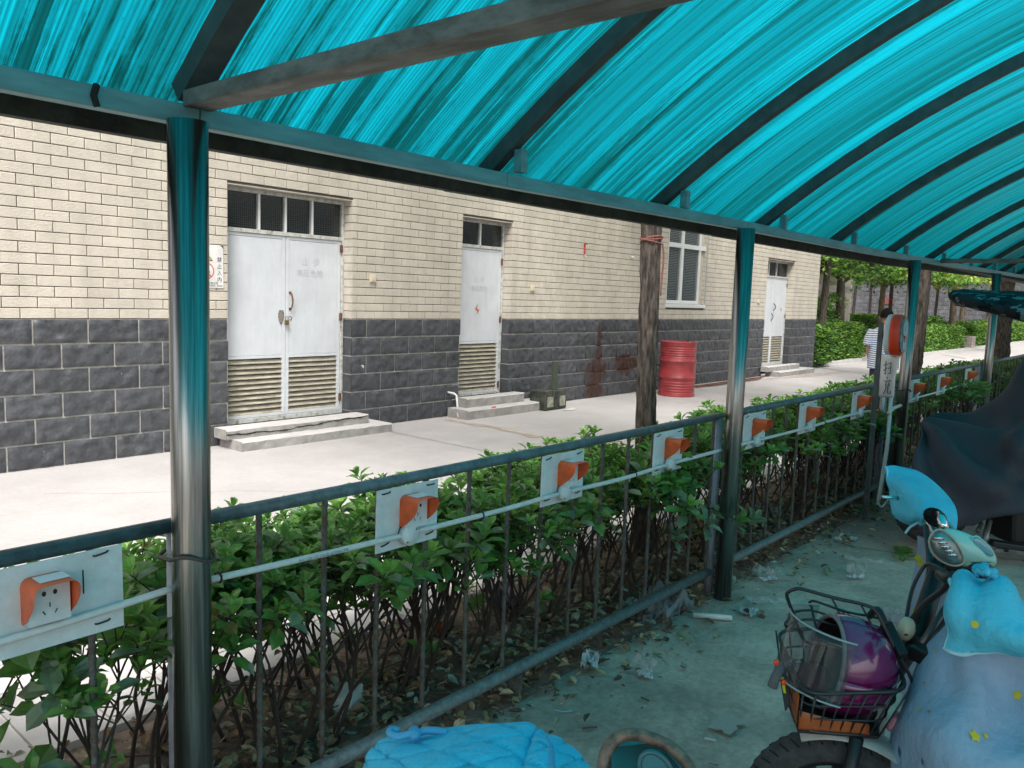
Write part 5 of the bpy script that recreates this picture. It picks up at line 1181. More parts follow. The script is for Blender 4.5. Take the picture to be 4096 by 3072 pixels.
# apron, far wing and near body
far_ = patch([[at(1984,1158,2.62),at(2008,1168,2.50),at(2040,1180,2.40),at(2060,1200,2.30)],[at(1972,1250,2.66),at(2000,1250,2.52),at(2040,1250,2.42),at(2075,1260,2.32)],[at(1960,1345,2.68),at(1990,1350,2.55),at(2040,1350,2.42),at(2075,1350,2.3)],[at(1950,1450,2.68),at(1985,1450,2.55),at(2035,1450,2.42),at(2080,1450,2.3)],[at(1955,1600,2.60),at(1990,1600,2.5),at(2035,1600,2.4),at(2080,1600,2.3)]],6)
far_ = dispN(far_, lambda u, v, p: .006*sin(v*11+u*4))
ap = obj('wind_apron', MB().grid(far_), apron_m, sc, smooth=True, solid=.008, label='far wing of the pale blue wind apron')
obj('seam', MB().tube([p for p in [r[0] for r in far_]], .003, 5), seam_m, ap)
nr = [[at(2052,1345,2.10),at(2085,1330,2.03),at(2130,1335,1.98),at(2212,1350,1.92),at(2300,1360,1.9),at(2380,1380,1.95)],
      [at(2006,1412,2.10),at(2045,1400,2.00),at(2110,1400,1.94),at(2200,1410,1.90),at(2300,1420,1.87),at(2390,1430,1.92)],
      [at(1964,1495,2.10),at(2010,1485,1.98),at(2090,1480,1.91),at(2190,1480,1.90),at(2300,1490,1.84),at(2400,1500,1.9)],
      [at(1923,1578,2.08),at(1975,1575,1.95),at(2065,1570,1.84),at(2180,1565,1.86),at(2300,1570,1.80),at(2410,1580,1.88)],
      [at(1916,1660,2.06),at(1970,1665,1.92),at(2060,1665,1.80),at(2180,1660,1.78),at(2300,1660,1.76),at(2410,1660,1.86)],
      [at(1912,1780,2.06),at(1970,1790,1.92),at(2060,1790,1.80),at(2180,1790,1.76),at(2300,1790,1.76),at(2410,1790,1.86)]]
def folds(u, v, p):
    x = u-.30-.42*(v-.1); return .030*math.exp(-(x/.06)**2)*(-1 if v < .62 else -1)*max(0, min(1, (v-.12)/.15))*max(0, min(1, (.62-v)/.2))+.010*sin(u*10-v*8)+.006*noise.noise((u*5, v*6, 3))-.018*math.exp(-((v-.72-.10*sin(u*4))/.05)**2)*max(0,u-.25)
nr = dispN(patch(nr, 9), folds)
ap2 = obj('wind_apron', MB().grid(nr), apron_m, sc, smooth=True, solid=.010, label='near half of the pale blue wind apron with small printed motifs')
R_n, C_n = len(nr), len(nr[0])
def surf(x, y):       # nearest point of the apron to an image spot, with its normal
    best = None
    for i in range(1, R_n-1):
        for j in range(1, C_n-1):
            p = nr[i][j]; d = p-V((0,0,H)); ww = d.dot(Fw); px = (2048+FPX*d.dot(Rt)/ww)/S; py = (1536-FPX*d.dot(Up)/ww)/S; e = (px-x)**2+(py-y)**2
            if best is None or e < best[0]: n = (nr[i][j+1]-nr[i][j-1]).cross(nr[i+1][j]-nr[i-1][j]).normalized(); best = (e, p, n, (nr[i][j+1]-nr[i][j-1]).normalized())
    e, p, n, tx = best
    if n.dot(V((0,0,H))-p) < 0: n = -n
    d = ray(x, y); w_ = (p-V((0,0,H))).dot(n)/d.dot(n); return V((0,0,H))+d*w_+n*.0075, n, tx
ylw = mat('print_yellow', (.62,.50,.03), .8); orp = mat('print_orange', (.60,.16,.06), .8); pkp = mat('print_pink', (.75,.28,.34), .8); blp = mat('print_blue', (.06,.11,.22), .8)
def star(x, y, r, m_, k=5, inner=.62, sy=1):
    p, n, tx = surf(x, y); ty = n.cross(tx); g = MB()
    pts = [p+(tx*cos(pi*i/k)+ty*sin(pi*i/k)*sy)*r*(1 if i % 2 == 0 else inner) for i in range(2*k)]
    g.add([p+n*.001]+pts, [(0,i+1,(i+1) % (2*k)+1) for i in range(2*k)]); obj('printed_motif', g, m_, ap2)
for x, y, r, m_ in ((2102,1592,.015,ylw),(2125,1592,.008,ylw),(2200,1503,.012,ylw),(1982,1409,.0055,ylw),(1989,1535,.0055,ylw),(2106,1350,.0,ylw),(2025,1409,.005,ylw)):
    if r: star(x, y, r, m_)
for x, y in ((2011,1541),(1956,1521),(2002,1478)): star(x, y, .006, orp, 2, .8, .6)
for x, y, r in ((1949,1625,.009),(1999,1645,.006)): star(x, y, r, blp, 4, .7, 1.6)
g = MB(); pp_ = [surf(1919+(2 if y > 1600 else (1590-y)*.28), y)[0] for y in range(1600, 1760, 14)]; g.tube(pp_, .010, 6); obj('printed_band', g, pkp, ap2, smooth=True)
g = MB(); g.tube([surf(x, y)[0] for x, y in ((1944,1545),(1940,1560),(1932,1572),(1928,1578))], .008, 6); obj('printed_band', g, pkp, ap2, smooth=True)
star(2103,1351,.006,ylw) if False else None
p_ = at(2106,1350,1.815); obj('glove_dot', MB().add(disc(at(2106,1349,1.80), .008, V((0,0,H))-p_, 12), [tuple(range(12))]), ylw, gn)
for x, y in ((1988,1216),(1983,1205),(1998,1313),(1977,1322)):
    p_ = at(x, y, 2.47); obj('printed_motif', MB().add(disc(p_, .010, V((0,0,H))-p_, 7), [tuple(range(7))]), ylw, ap)
# brace rods in front of the far wing
for a1, a2, r in (((2053,1300),(1990,1392),.010),((2060,1318),(2002,1400),.014)):
    obj('brace_rod', MB().tube([at(*a1,2.20), at(*a2,2.12)], r, 8), mat('brown_grey_metal', (.12,.10,.10), .35, metal=.5), sc, smooth=True)
obj('bracket', MB().bar(at(1975,1405,2.12), at(2030,1430,2.05), .05, .04), black, sc, bevel=.006)
obj('clamp', MB().bar(at(1972,1385,2.15), at(1990,1392,2.15), .03, .03), black, sc, bevel=.004)
# cables
def cable(pts, r, nm='cable'): obj(nm, MB().tube([at(*q) for q in pts], r, 8, smooth=5), blackm, sc, smooth=True)
cable([(2000,1137,2.42),(2006,1190,2.34),(2010,1222,2.28),(2034,1232,2.20),(2050,1243,2.12)], .0085)
cable([(2003,1140,2.44),(2006,1200,2.38),(2000,1260,2.3),(1976,1345,2.22)], .0045)
cable([(2048,1240,2.14),(2020,1222,2.20),(1998,1222,2.24),(1975,1262,2.24),(1964,1300,2.22),(1958,1335,2.20)], .0055)
cable([(2052,1250,2.08),(2040,1272,2.10),(2005,1298,2.14),(1985,1320,2.16),(1964,1348,2.18)], .0085)
cable([(2006,1298,2.15),(1996,1312,2.18),(1982,1340,2.2),(1972,1350,2.2)], .0045)
cable([(2030,1240,2.14),(2045,1250,2.08),(2060,1243,2.05)], .014, 'cable_bundle')
bd_ = at(1958,1358,2.17)
bead = MB(); bead.lathe([(0,-.032),(.012,-.029),(.020,-.016),(.023,0),(.019,.018),(.011,.029),(0,.032)], bd_, 20, axis=(at(1962,1342,2.17)-at(1955,1376,2.17)).normalized())
obj('cable_bead', bead, mat('ivory_plastic', (.55,.52,.38), .3), sc, smooth=True)
obj('bead_slot', MB().lathe([(0,.003),(.006,.002),(.007,0)], bd_+(V((0,0,H))-bd_).normalized()*.021+V((0,0,-.014)), 8, axis=(V((0,0,H))-bd_).normalized()), black, sc)
cable([(1957,1376,2.17),(1950,1405,2.16),(1945,1440,2.14)], .008)
# wire basket
def W(pts, r=.0032, nm='wire'): return obj(nm, MB().tube([V(p) for p in pts], r, 6), blackm, bk_, smooth=True)
bk_ = obj('basket', MB(), blackm, sc)
NF, NR_, FF, FR = at(1735,1500,2.02), at(1962,1494,2.00), at(1676,1362,2.28), at(1905,1350,2.28)   # rim corners: near-front, near-rear, far-front, far-rear
bNF, bNR, bFF, bFR = at(1724,1578,2.03), at(1898,1592,2.03), at(1690,1470,2.24), at(1890,1480,2.24)
def ringpts(c, rnd_=.18, n=5):
    out = []; m_ = len(c)
    for i in range(m_):
        p0, p1, p2 = c[i-1], c[i], c[(i+1) % m_]
        a = p1+(p0-p1).normalized()*min((p0-p1).length, .05); b = p1+(p2-p1).normalized()*min((p2-p1).length, .05)
        out += [a.lerp(p1, t).lerp(p1.lerp(b, t), t) for t in [k/n for k in range(n+1)]]
    return out+[out[0]]
obj('basket_rim', MB().tube(ringpts([NF,NR_,FR,FF]), .0055, 8), blackm, bk_, smooth=True)
for f in (.33, .66, 1.0):
    q = [a.lerp(b, f) for a, b in zip((NF,NR_,FR,FF),(bNF,bNR,bFR,bFF))]; W(ringpts(q), .003 if f < 1 else .0055, 'basket_wire')
for i in range(9):
    f = i/8; W([NF.lerp(NR_, f), bNF.lerp(bNR, f), bFF.lerp(bFR, f), FF.lerp(FR, f)], .0026, 'basket_wire')
for i in range(1, 6):
    f = i/6; W([NF.lerp(FF, f), bNF.lerp(bFF, f), bNR.lerp(bFR, f), NR_.lerp(FR, f)], .0026, 'basket_wire')
# lid: bent wire frame standing open over the helmet
Lw = lambda pts, w0, w1: [at(x, y, w0+(w1-w0)*i/(len(pts)-1)) for i, (x, y) in enumerate(pts)]
lid = [([(1740,1386),(1728,1368),(1715,1330),(1700,1290),(1703,1279),(1716,1273),(1735,1273),(1800,1291),(1858,1304),(1888,1316),(1905,1345),(1930,1395),(1955,1440),(1972,1475)], 2.18, 2.08, .0048),
       ([(1753,1310),(1748,1303),(1752,1299),(1765,1300),(1830,1322),(1880,1331),(1905,1338)], 2.26, 2.2, .0035),
       ([(1706,1324),(1750,1318),(1800,1333),(1870,1350),(1918,1360)], 2.24, 2.16, .0035),
       ([(1700,1352),(1706,1348),(1714,1344),(1756,1338),(1830,1360),(1910,1386)], 2.2, 2.12, .0035),
       ([(1706,1324),(1704,1338),(1696,1346),(1699,1355),(1710,1357),(1715,1350),(1714,1344)], 2.2, 2.2, .0035),
       ([(1740,1386),(1760,1391),(1778,1390),(1830,1404),(1900,1424),(1935,1436)], 2.13, 2.06, .0042),
       ([(1753,1310),(1760,1345),(1768,1362),(1790,1372),(1850,1392),(1920,1412)], 2.22, 2.1, .0035),
       ([(1796,1290),(1812,1322),(1825,1355),(1842,1388)], 2.26, 2.14, .003),
       ([(1858,1303),(1875,1335),(1895,1375),(1912,1415)], 2.24, 2.1, .003)]
ld = obj('basket_lid', MB(), blackm, sc)
for pts, w0, w1, r in lid: obj('lid_wire', MB().tube(Lw(pts, w0, w1), r, 7, smooth=3), blackm, ld, smooth=True)
obj('basket_hinge', MB().bar(at(1912,1345,2.15), at(1950,1420,2.08), .03, .025), black, sc, bevel=.006)
obj('basket_stay', MB().tube([at(1880,1330,2.2),at(1890,1318,2.16),at(1900,1322,2.14),at(1912,1350,2.12)], .010, 8, smooth=3), black, sc, smooth=True)
obj('basket_stay', MB().tube([at(1900,1495,2.1),at(1925,1440,2.15),at(1945,1390,2.18)], .009, 8), black, sc, smooth=True)
obj('basket_stay', MB().tube([at(1915,1500,2.1),at(1935,1450,2.13)], .007, 8), mat('chrome', (.7,.7,.72), .15, metal=1), sc, smooth=True)
or_l = mat('orange_liner', (.36,.08,.012), .45, var=.15, vscale=20)
obj('orange_liner', MB().grid(patch([[bNF.lerp(bFF,.02)+V((0,0,.05)), bNF.lerp(bNR,.5)+V((0,0,.035)), bNF.lerp(bNR,.85)+V((0,0,.03))],[bNF+V((0,0,.035)), bNF.lerp(bNR,.5)+V((0,0,.03)), bNF.lerp(bNR,.87)+V((0,0,.03))],[bNF+V((0,0,.004)), bNF.lerp(bNR,.5)+V((0,0,.004)), bNF.lerp(bNR,.88)+V((0,0,.004))]],4)), or_l, sc, smooth=True, solid=.003)
obj('orange_liner', MB().grid([[bNF.lerp(bFF,.1)+V((0,0,.08)), bNF.lerp(bFF,.7)+V((0,0,.11))],[bNF.lerp(bFF,.1)+V((0,0,.0)), bNF.lerp(bFF,.7)+V((0,0,.0))]]), or_l, sc, solid=.003)
obj('basket_base', MB().box((-.5,-.5,0),(.5,.5,1)) if False else MB().add([bNF-V((0,0,.006)),bNR-V((0,0,.006)),bFR-V((0,0,.006)),bFF-V((0,0,.006)),bNF+V((0,0,.002)),bNR+V((0,0,.002)),bFR+V((0,0,.002)),bFF+V((0,0,.002))], [(0,3,2,1),(4,5,6,7),(0,1,5,4),(1,2,6,5),(2,3,7,6),(3,0,4,7)]), black, sc)
obj('front_plate', MB().add([at(1684,1455,2.12),at(1702,1462,2.10),at(1706,1520,2.10),at(1697,1536,2.12)], [(0,1,2,3)]), mat('dark_plate', (.05,.055,.06), .5), sc, solid=.004)
obj('yellow_reflector', MB().add([at(1686,1463,2.105),at(1693,1462,2.10),at(1698,1498,2.095),at(1693,1496,2.10)], [(0,1,2,3)]), mat('neon_yellow', (.65,.72,.02), .4), sc, solid=.003)
for q in ((1693,1474),(1677,1431)): obj('red_reflector', MB().lathe([(0,.006),(.007,.004),(.008,-.002)], at(*q,2.09), 8, axis=(-.6,-.6,.2)), mat('meter_red', (.60,.07,.02), .3), sc)
obj('grip_sleeve', MB().tube([at(1668,1484,2.1),at(1676,1462,2.1),at(1688,1442,2.12),at(1704,1436,2.14),at(1722,1444,2.14)], .013, 10, smooth=4), mat('grey_foam', (.13,.13,.14), .95, bump=.6, bscale=150), sc, smooth=True)
obj('mesh_cup', MB().lathe([(.030,-.045),(.034,.045)], at(1887,1540,2.12), 16, axis=(0,0,1)), mat('pale_mesh', (.40,.46,.46), .5), sc, smooth=True, solid=.002)
# helmet, a thing of its own lying in the basket
hc = at(1822,1436,2.13)
hm = root('helmet', 'glossy purple motorcycle helmet with a clear visor lying in the wire basket', 'helmet', loc=tuple(hc))
fx = (at(1700,1420,2.13)-at(1900,1440,2.13)).normalized(); fx = (fx+V((0,0,.12))).normalized(); fy = V((0,0,1)).cross(fx).normalized(); fz = fx.cross(fy)
purple = mat('purple_shell', (.15,.006,.085), .22, coat=1, var=.15, vscale=6)
def hpt(th, ph, R=.128, sq=1.0): return hc+fx*(R*1.04*cos(th))+fy*(R*.92*sin(th)*cos(ph))+fz*(R*sin(th)*sin(ph)*sq)
P = [[hpt(pi-(pi-1.18)*i/16-.0, 2*pi*j/36) for j in range(37)] for i in range(17)]
obj('shell', MB().grid(P), purple, hm, smooth=True, solid=.006)
obj('lining', MB().grid([[hpt(pi-(pi-1.20)*i/12, 2*pi*j/28, .116) for j in range(29)] for i in range(13)]), mat('dark_lining', (.018,.018,.02), .85), hm, smooth=True)
obj('rim_trim', MB().tube([hpt(1.18, 2*pi*j/36) for j in range(37)], .006, 6), mat('grey_trim', (.20,.20,.21), .5), hm, smooth=True)
vis_m = mat('clear_visor', (.07,.10,.11), .05, spec=.9, alpha=.22, coat=1)
P = [[hc+fx*(.018+.142*cos(a*.93))*1.03+fy*(.128*sin(a))+fz*(-.062+.165*i/8) for a in [-1.5+3.0*j/24 for j in range(25)]] for i in range(9)]
obj('visor', MB().grid(P), vis_m, hm, smooth=True, solid=.0025)
obj('visor_edge', MB().tube([P[-1][j]+fz*.001 for j in range(25)], .0028, 6), mat('clear_edge', (.32,.38,.38), .2), hm, smooth=True)
obj('visor_edge', MB().tube([P[0][j] for j in range(25)], .0028, 6), mat('clear_edge', (.32,.38,.38), .2), hm, smooth=True)
for k in (-1,): obj('visor_pivot', MB().lathe([(0,.012),(.026,.009),(.030,0)], hc-fx*.0+fy*(.122*k)-fz*.03, 16, axis=tuple(fy*k)), black, hm, smooth=True)
obj('chin_vent', MB().add([hc+fx*q[0]+fy*(-.124)+fz*q[1] for q in ((.035,-.040),(.0,-.055),(-.04,-.045),(-.005,-.078),(.03,-.085),(.06,-.06))], [(0,1,5),(1,2,3),(1,3,4,5)]), black, hm, solid=.004)
obj('red_padding', MB().lathe([(0,.05),(.03,.043),(.045,.02),(.045,-.02),(.03,-.04),(0,-.045)], hc+fx*.055-fy*.035-fz*.075, 16, axis=tuple(fx)), mat('dark_red_lining', (.16,.015,.03), .6), hm, smooth=True)
gcol = mat('logo_mint', (.18,.50,.42), .35)
pz = at(1838,1352,2.0)
tdir = (at(1846,1380,2.0)-at(1838,1350,2.0)).normalized(); nrm_ = (V((0,0,H))-hc).normalized(); 
q0 = hc+(fz*.80-fx*.10-fy*.60).normalized()*.1345
xdir = (fz*-.0+fy*-.75+fx*.05-fz*.5).normalized()
nn_ = (q0-hc).normalized(); xdir = (xdir-nn_*xdir.dot(nn_)).normalized()
text('SL', .042, q0-xdir*.018, xdir, nn_.cross(xdir), gcol, hm, 'logo', bold=.001)

# ================================================================== QUILTED SCOOTER AT THE BOTTOM EDGE + MIRROR
qs = root('covered_scooter', 'scooter front under a bright cyan quilted cover with a ribbon bow', 'scooter', loc=(.85,.75,0))
c_ = [[at(760,1800,1.32), at(790,1660,1.30), at(800,1628,1.30), at(832,1601,1.31), at(900,1588,1.33), at(960,1583,1.34)],
      [at(830,1800,1.16), at(850,1690,1.17), at(880,1640,1.20), at(920,1608,1.24), at(980,1582,1.28), at(1050,1573,1.31)],
      [at(950,1820,1.06), at(960,1710,1.09), at(985,1650,1.13), at(1010,1612,1.18), at(1060,1582,1.23), at(1100,1570,1.28)],
      [at(1080,1830,1.02), at(1085,1720,1.06), at(1095,1655,1.11), at(1115,1612,1.16), at(1135,1585,1.21), at(1150,1569,1.27)],
      [at(1190,1830,1.03), at(1190,1730,1.06), at(1190,1668,1.10), at(1190,1628,1.15), at(1180,1600,1.20), at(1174,1592,1.26)],
      [at(1290,1830,1.12), at(1285,1740,1.14), at(1268,1668,1.16), at(1250,1632,1.18), at(1215,1606,1.22), at(1180,1594,1.28)]]
def quilt(u, v, p):
    a = abs(((u*4.2+v*3.0) % 1)-.5)*2; b = abs(((u*4.0-v*3.2) % 1)-.5)*2
    return -.006*(max(0, a-.84)/.16+max(0, b-.84)/.16)+.004*noise.noise((u*4,v*4,1))-.010*math.exp(-((v-.66)/.025)**2)
Pq = dispN(patch(c_, 9), lambda u, v, p: -quilt(u, v, p))
wrinkle(MATS.get('bright_cyan_quilt') or mat('bright_cyan_quilt', (.05,.54,.80), .7, var=.08, vscale=9, bump=.25, bscale=90), 14, .008, (1,1,1), .6)
cvr = obj('quilted_cover', MB().grid(Pq), mat('bright_cyan_quilt', (.05,.54,.80), .7, var=.08, vscale=9, bump=.25, bscale=90), qs, smooth=True, solid=.012)
bow = mat('bow_ribbon', (.07,.36,.60), .6)
obj('ribbon_bow', MB().tube([at(862,1580,1.27),at(845,1576,1.27),at(843,1585,1.26),at(860,1591,1.25),at(885,1586,1.25),at(895,1582,1.25)], .006, 6, smooth=4).tube([at(893,1588,1.25),at(920,1578,1.26),at(955,1580,1.26),at(965,1583,1.26)], .006, 6, smooth=4).tube([at(893,1577,1.26),at(897,1586,1.25),at(898,1594,1.24)], .009, 6), bow, cvr, smooth=True)
st_ = mat('stitch', (.03,.25,.42), .8)
def stitch(u0, v0, u1, v1, n=26):
    g = MB(); R, C = len(Pq), len(Pq[0])
    for k in range(n):
        a = k/n; b = (k+.55)/n; pp_ = []
        for f in (a, b):
            u = u0+(u1-u0)*f; v = v0+(v1-v0)*f
            if not (0 <= u <= 1 and 0 <= v <= 1): break
            p = Pq[min(R-1,int(v*(R-1)))][min(C-1,int(u*(C-1)))]; p = p+(V((0,0,H))-p).normalized()*.0075; pp_.append(p)
        if len(pp_) == 2 and (pp_[0]-pp_[1]).length > .001: g.tube(pp_, .0011, 4)
    obj('stitching', g, st_, cvr)
stitch(.25,.0,.95,.60); stitch(.3,.55,.98,.22); stitch(.1,.3,.75,.85); stitch(.45,.05,.98,.42)
obj('binding', MB().tube([Pq[int(.80*(len(Pq)-1))][j]+(V((0,0,H))-Pq[int(.80*(len(Pq)-1))][j]).normalized()*.006 for j in range(len(Pq[0]))], .006, 6), bow, cvr, smooth=True)
obj('handlebar', MB().tube([(.60,.98,.80),(.95,.62,.82),(1.15,.40,.80)], .013, 8, smooth=3), black, qs, smooth=True)
obj('steering_column', MB().tube([(.95,.62,.78),(.86,.70,.35)], .03, 10), black, qs, smooth=True)
obj('tyre', MB().lathe([(wr-.062,-.040)]+prof+[(wr-.062,.040)], V((.70,.95,.235)), 32, axis=(.8,-.35,0)) if False else MB().lathe([(wr-.062,-.040)]+prof+[(wr-.062,.040)], V((.82,.74,.235)), 32, axis=(.6,-.8,0)), rubber, qs, smooth=True)
obj('rim', MB().lathe([(0,-.04),(wr-.06,-.035),(wr-.06,.035),(0,.04)], V((.82,.74,.235)), 24, axis=(.6,-.8,0)), alloy, qs, smooth=True)
mr = root('rear_view_mirror', 'worn oval scooter mirror with a brown chipped rim at the bottom edge of the view', 'mirror', loc=(.88,.45,.9))
# oval: points of the rim
mp_ = [at(1303,1670,1.05), at(1308,1628,1.06), at(1330,1596,1.07), at(1362,1587,1.075), at(1400,1593,1.075), at(1438,1609,1.07), at(1468,1632,1.055), at(1492,1664,1.04), at(1505,1710,1.02), at(1480,1760,.99), at(1400,1785,.98), at(1330,1750,1.0)]
rimp = cr(mp_+[mp_[0]], 5); cen = sum(mp_, V((0,0,0)))/len(mp_); mn_ = (V((0,0,H))-cen).normalized()
obj('mirror_rim', MB().tube(rimp, .0085, 8), mat('chipped_brown_rim', (.07,.045,.035), .45, var=.6, vscale=45, vcol=(.28,.17,.12)), mr, smooth=True)
obj('mirror_shell', MB().loft([[cen+(p-cen)*1.03-mn_*.004 for p in rimp[:-1]], [cen+(p-cen)*.95-mn_*.025 for p in rimp[:-1]], [cen+(p-cen)*.6-mn_*.045 for p in rimp[:-1]]]), black, mr, smooth=True)
obj('mirror_glass', MB().add([cen+(p-cen)*.97-mn_*.0 for p in rimp[:-1]], [tuple(range(len(rimp)-1))]), mat('mirror_glass', (.10,.15,.15), .12, metal=.8, var=.4, vscale=5), mr)
ov = [at(1418+34*cos(t)+14*sin(t), 1668+44*sin(t), 1.035) for t in [i*pi/14 for i in range(28)]]
obj('mirror_inset', MB().add(ov, [tuple(range(28))]), mat('teal_inset', (.02,.16,.20), .25), mr); obj('inset_ring', MB().tube(ov+[ov[0]], .0035, 6), mat('teal_ring', (.03,.12,.14), .3), mr, smooth=True)
obj('mirror_stalk', MB().tube([cen-mn_*.05, cen-V((0,0,.12))-mn_*.06, (.95,.50,.80)], .008, 8, smooth=4), black, mr, smooth=True)

# ================================================================== BLACK COVERED MOTORCYCLE + CAMOUFLAGE CANOPY
mc = root('covered_motorcycle', 'motorcycle under a draped black fabric cover beside the railing', 'motorcycle', loc=(5.7,.9,0))
bc = mat('black_cover_cloth', (.036,.036,.050), .7, var=.15, vscale=4, bump=.25, bscale=60)
c_ = [[at(1990,918,5.55), at(2010,900,5.75), at(2060,898,5.9), at(2105,893,5.9), at(2150,862,5.9), at(2185,815,5.9), at(2206,770,5.85), at(2250,755,5.8), at(2320,790,5.8)],
      [at(1988,940,5.35), at(2010,925,5.45), at(2060,925,5.5), at(2110,930,5.5), at(2155,915,5.5), at(2190,885,5.5), at(2220,850,5.45), at(2265,840,5.45), at(2330,860,5.5)],
      [at(1978,985,5.22), at(2005,975,5.2), at(2055,975,5.18), at(2110,980,5.15), at(2160,975,5.13), at(2200,955,5.1), at(2235,930,5.1), at(2280,920,5.1), at(2340,940,5.2)],
      [at(1968,1035,5.15), at(1998,1035,5.1), at(2050,1035,5.05), at(2110,1040,5.02), at(2165,1035,5.0), at(2210,1020,4.98), at(2250,1005,4.98), at(2300,1000,5.0), at(2350,1010,5.1)],
      [at(1955,1090,5.15), at(1990,1092,5.08), at(2045,1095,5.02), at(2105,1095,4.98), at(2165,1085,4.97), at(2215,1070,4.95), at(2260,1060,4.95), at(2310,1060,5.0), at(2360,1070,5.1)],
      [at(1938,1128,5.12), at(1985,1146,5.05), at(2040,1146,5.0), at(2085,1138,4.98), at(2128,1122,4.96), at(2212,1106,4.95), at(2265,1098,4.95), at(2315,1100,5.0), at(2370,1110,5.1)]]
def mf(u, v, p):
    # folds fanning out of the seat corner and sagging from the handlebar peak
    a = atan2(v+.06, u+.03); r = sqrt(u*u+v*v); f = .045*sin(a*16+r*1.5)*min(1, r*2)*(1-.5*u)
    b = atan2(v-.02, 1.05-u); f += .040*sin(b*13+1)*u*min(1, v*2.2)
    return f*1.25+.02*noise.noise((u*6, v*5, 2))
Pm = dispN(patch(c_, 9), mf)
obj('fabric_cover', MB().grid(Pm), bc, mc, smooth=True, solid=.01)
back = [[p+V((.55,.35,0)) if False else p+Fw*.55+V((0,0,0)) for p in r] for r in Pm[::6]]
obj('fabric_cover', MB().grid([Pm[0], [p+(p-V((0,0,H))).normalized()*.22 for p in Pm[0]], [p+(p-V((0,0,H))).normalized()*.42-V((0,0,.30)) for p in Pm[0]], [p+(p-V((0,0,H))).normalized()*.48-V((0,0,.65)) for p in Pm[0]]]), bc, mc, smooth=True, solid=.01)
mwax = V((.55,.83,0)).normalized(); mwax = V((Rt.y*-1, Rt.x, 0)).normalized()
for q, rr_ in ((at(2016,1085,5.35),.26),(at(2330,1100,5.3),.26)):
    q.z = .27
    obj('tyre', MB().lathe([(.20,-.04)]+[(.215+.045*cos(a), .045*sin(a)) for a in [-1.3+2.6*k/10 for k in range(11)]]+[(.20,.04)], q, 36, axis=mwax), rubber, mc, smooth=True)
    obj('rim', MB().lathe([(0,-.04),(.05,-.04),(.06,-.015),(.19,-.015),(.2,-.03),(.2,.03),(.19,.015),(.06,.015),(0,.04)], q, 28, axis=mwax), alloy, mc, smooth=True)
met = mat('dull_engine_metal', (.32,.32,.31), .45, metal=.5, var=.3)
obj('engine_block', MB().bar(at(2155,1120,5.3), at(2290,1115,5.3), .3, .28), black, mc, bevel=.03)
obj('stand', MB().tube([at(2137,1125,5.15),at(2131,1150,5.1),at(2128,1172,5.05)], .018, 8), met, mc, smooth=True)
obj('stand', MB().tube([at(2112,1148,5.15),at(2120,1130,5.2)], .014, 8), met, mc, smooth=True)
obj('exhaust', MB().tube([at(2118,1166,5.1),at(2140,1172,5.05),at(2146,1183,5.0)], .02, 10), met, mc, smooth=True)
obj('foot_bar', MB().bar(at(2140,1172,4.98), at(2320,1200,4.9), .07, .035), black, mc, bevel=.006)
obj('foot_bar', MB().bar(at(2130,1186,5.1), at(2330,1205,5.05), .04, .03), met, mc, bevel=.006)
obj('bolt', MB().tube([at(2174,1178,4.95),at(2174,1192,4.95)], .012, 8), black, mc, smooth=True)
cnv = bpy.data.materials.new('camouflage_print'); cnv.use_nodes = True; t = cnv.node_tree; b = t.nodes['Principled BSDF']; b.inputs['Roughness'].default_value = .85; b.inputs['Specular IOR Level'].default_value = .15
gp = t.nodes.new('ShaderNodeNewGeometry'); nz = t.nodes.new('ShaderNodeTexNoise'); nz.inputs['Scale'].default_value = 26; nz.inputs['Detail'].default_value = 2; lk(t, gp.outputs['Position'], nz.inputs['Vector'])
vo = t.nodes.new('ShaderNodeTexVoronoi'); vo.inputs['Scale'].default_value = 26; mxv = t.nodes.new('ShaderNodeMix'); mxv.data_type = 'VECTOR'; mxv.inputs['Factor'].default_value = .07; lk(t, gp.outputs['Position'], mxv.inputs['A']); lk(t, nz.outputs['Color'], mxv.inputs['B']); lk(t, mxv.outputs['Result'], vo.inputs['Vector'])
r = t.nodes.new('ShaderNodeValToRGB'); r.color_ramp.interpolation = 'CONSTANT'; e = r.color_ramp.elements; e[0].color = (.010,.010,.012,1); e[1].position = .30; e[1].color = (.022,.022,.024,1)
for p_, c__ in ((.48,(.025,.02,.022,1)),(.66,(.13,.18,.19,1)),(.80,(.03,.032,.035,1))): q = e.new(p_); q.color = c__
sp_ = t.nodes.new('ShaderNodeSeparateColor'); lk(t, vo.outputs['Color'], sp_.inputs[0]); lk(t, sp_.outputs[0], r.inputs[0]); lk(t, r.outputs[0], b.inputs['Base Color'])
cn = root('rain_canopy', 'dark camouflage rain canopy with a pointed front edge above the black covered motorcycle', 'canopy', loc=(4.6,.8,1.6))
up_ = [[at(2049,636,4.35), at(2060,629,4.32), at(2080,626,4.28), at(2115,628,4.22), at(2160,630,4.15), at(2215,631,4.08), at(2290,640,4.0)],
       [at(2049,637,4.25), at(2060,634,4.18), at(2082,634,4.10), at(2118,639,4.02), at(2160,643,3.95), at(2215,648,3.88), at(2290,658,3.8)],
       [at(2050,640,4.22), at(2062,643,4.12), at(2084,648,4.02), at(2120,657,3.93), at(2160,664,3.86), at(2215,673,3.79), at(2290,685,3.7)],
       [at(2053,646,4.24), at(2066,655,4.14), at(2088,661,4.04), at(2122,670,3.96), at(2160,679,3.88), at(2215,694,3.81), at(2290,712,3.72)]]
Pc = patch(up_, 6); obj('canopy_cloth', MB().grid(Pc), cnv, cn, smooth=True, solid=.008)
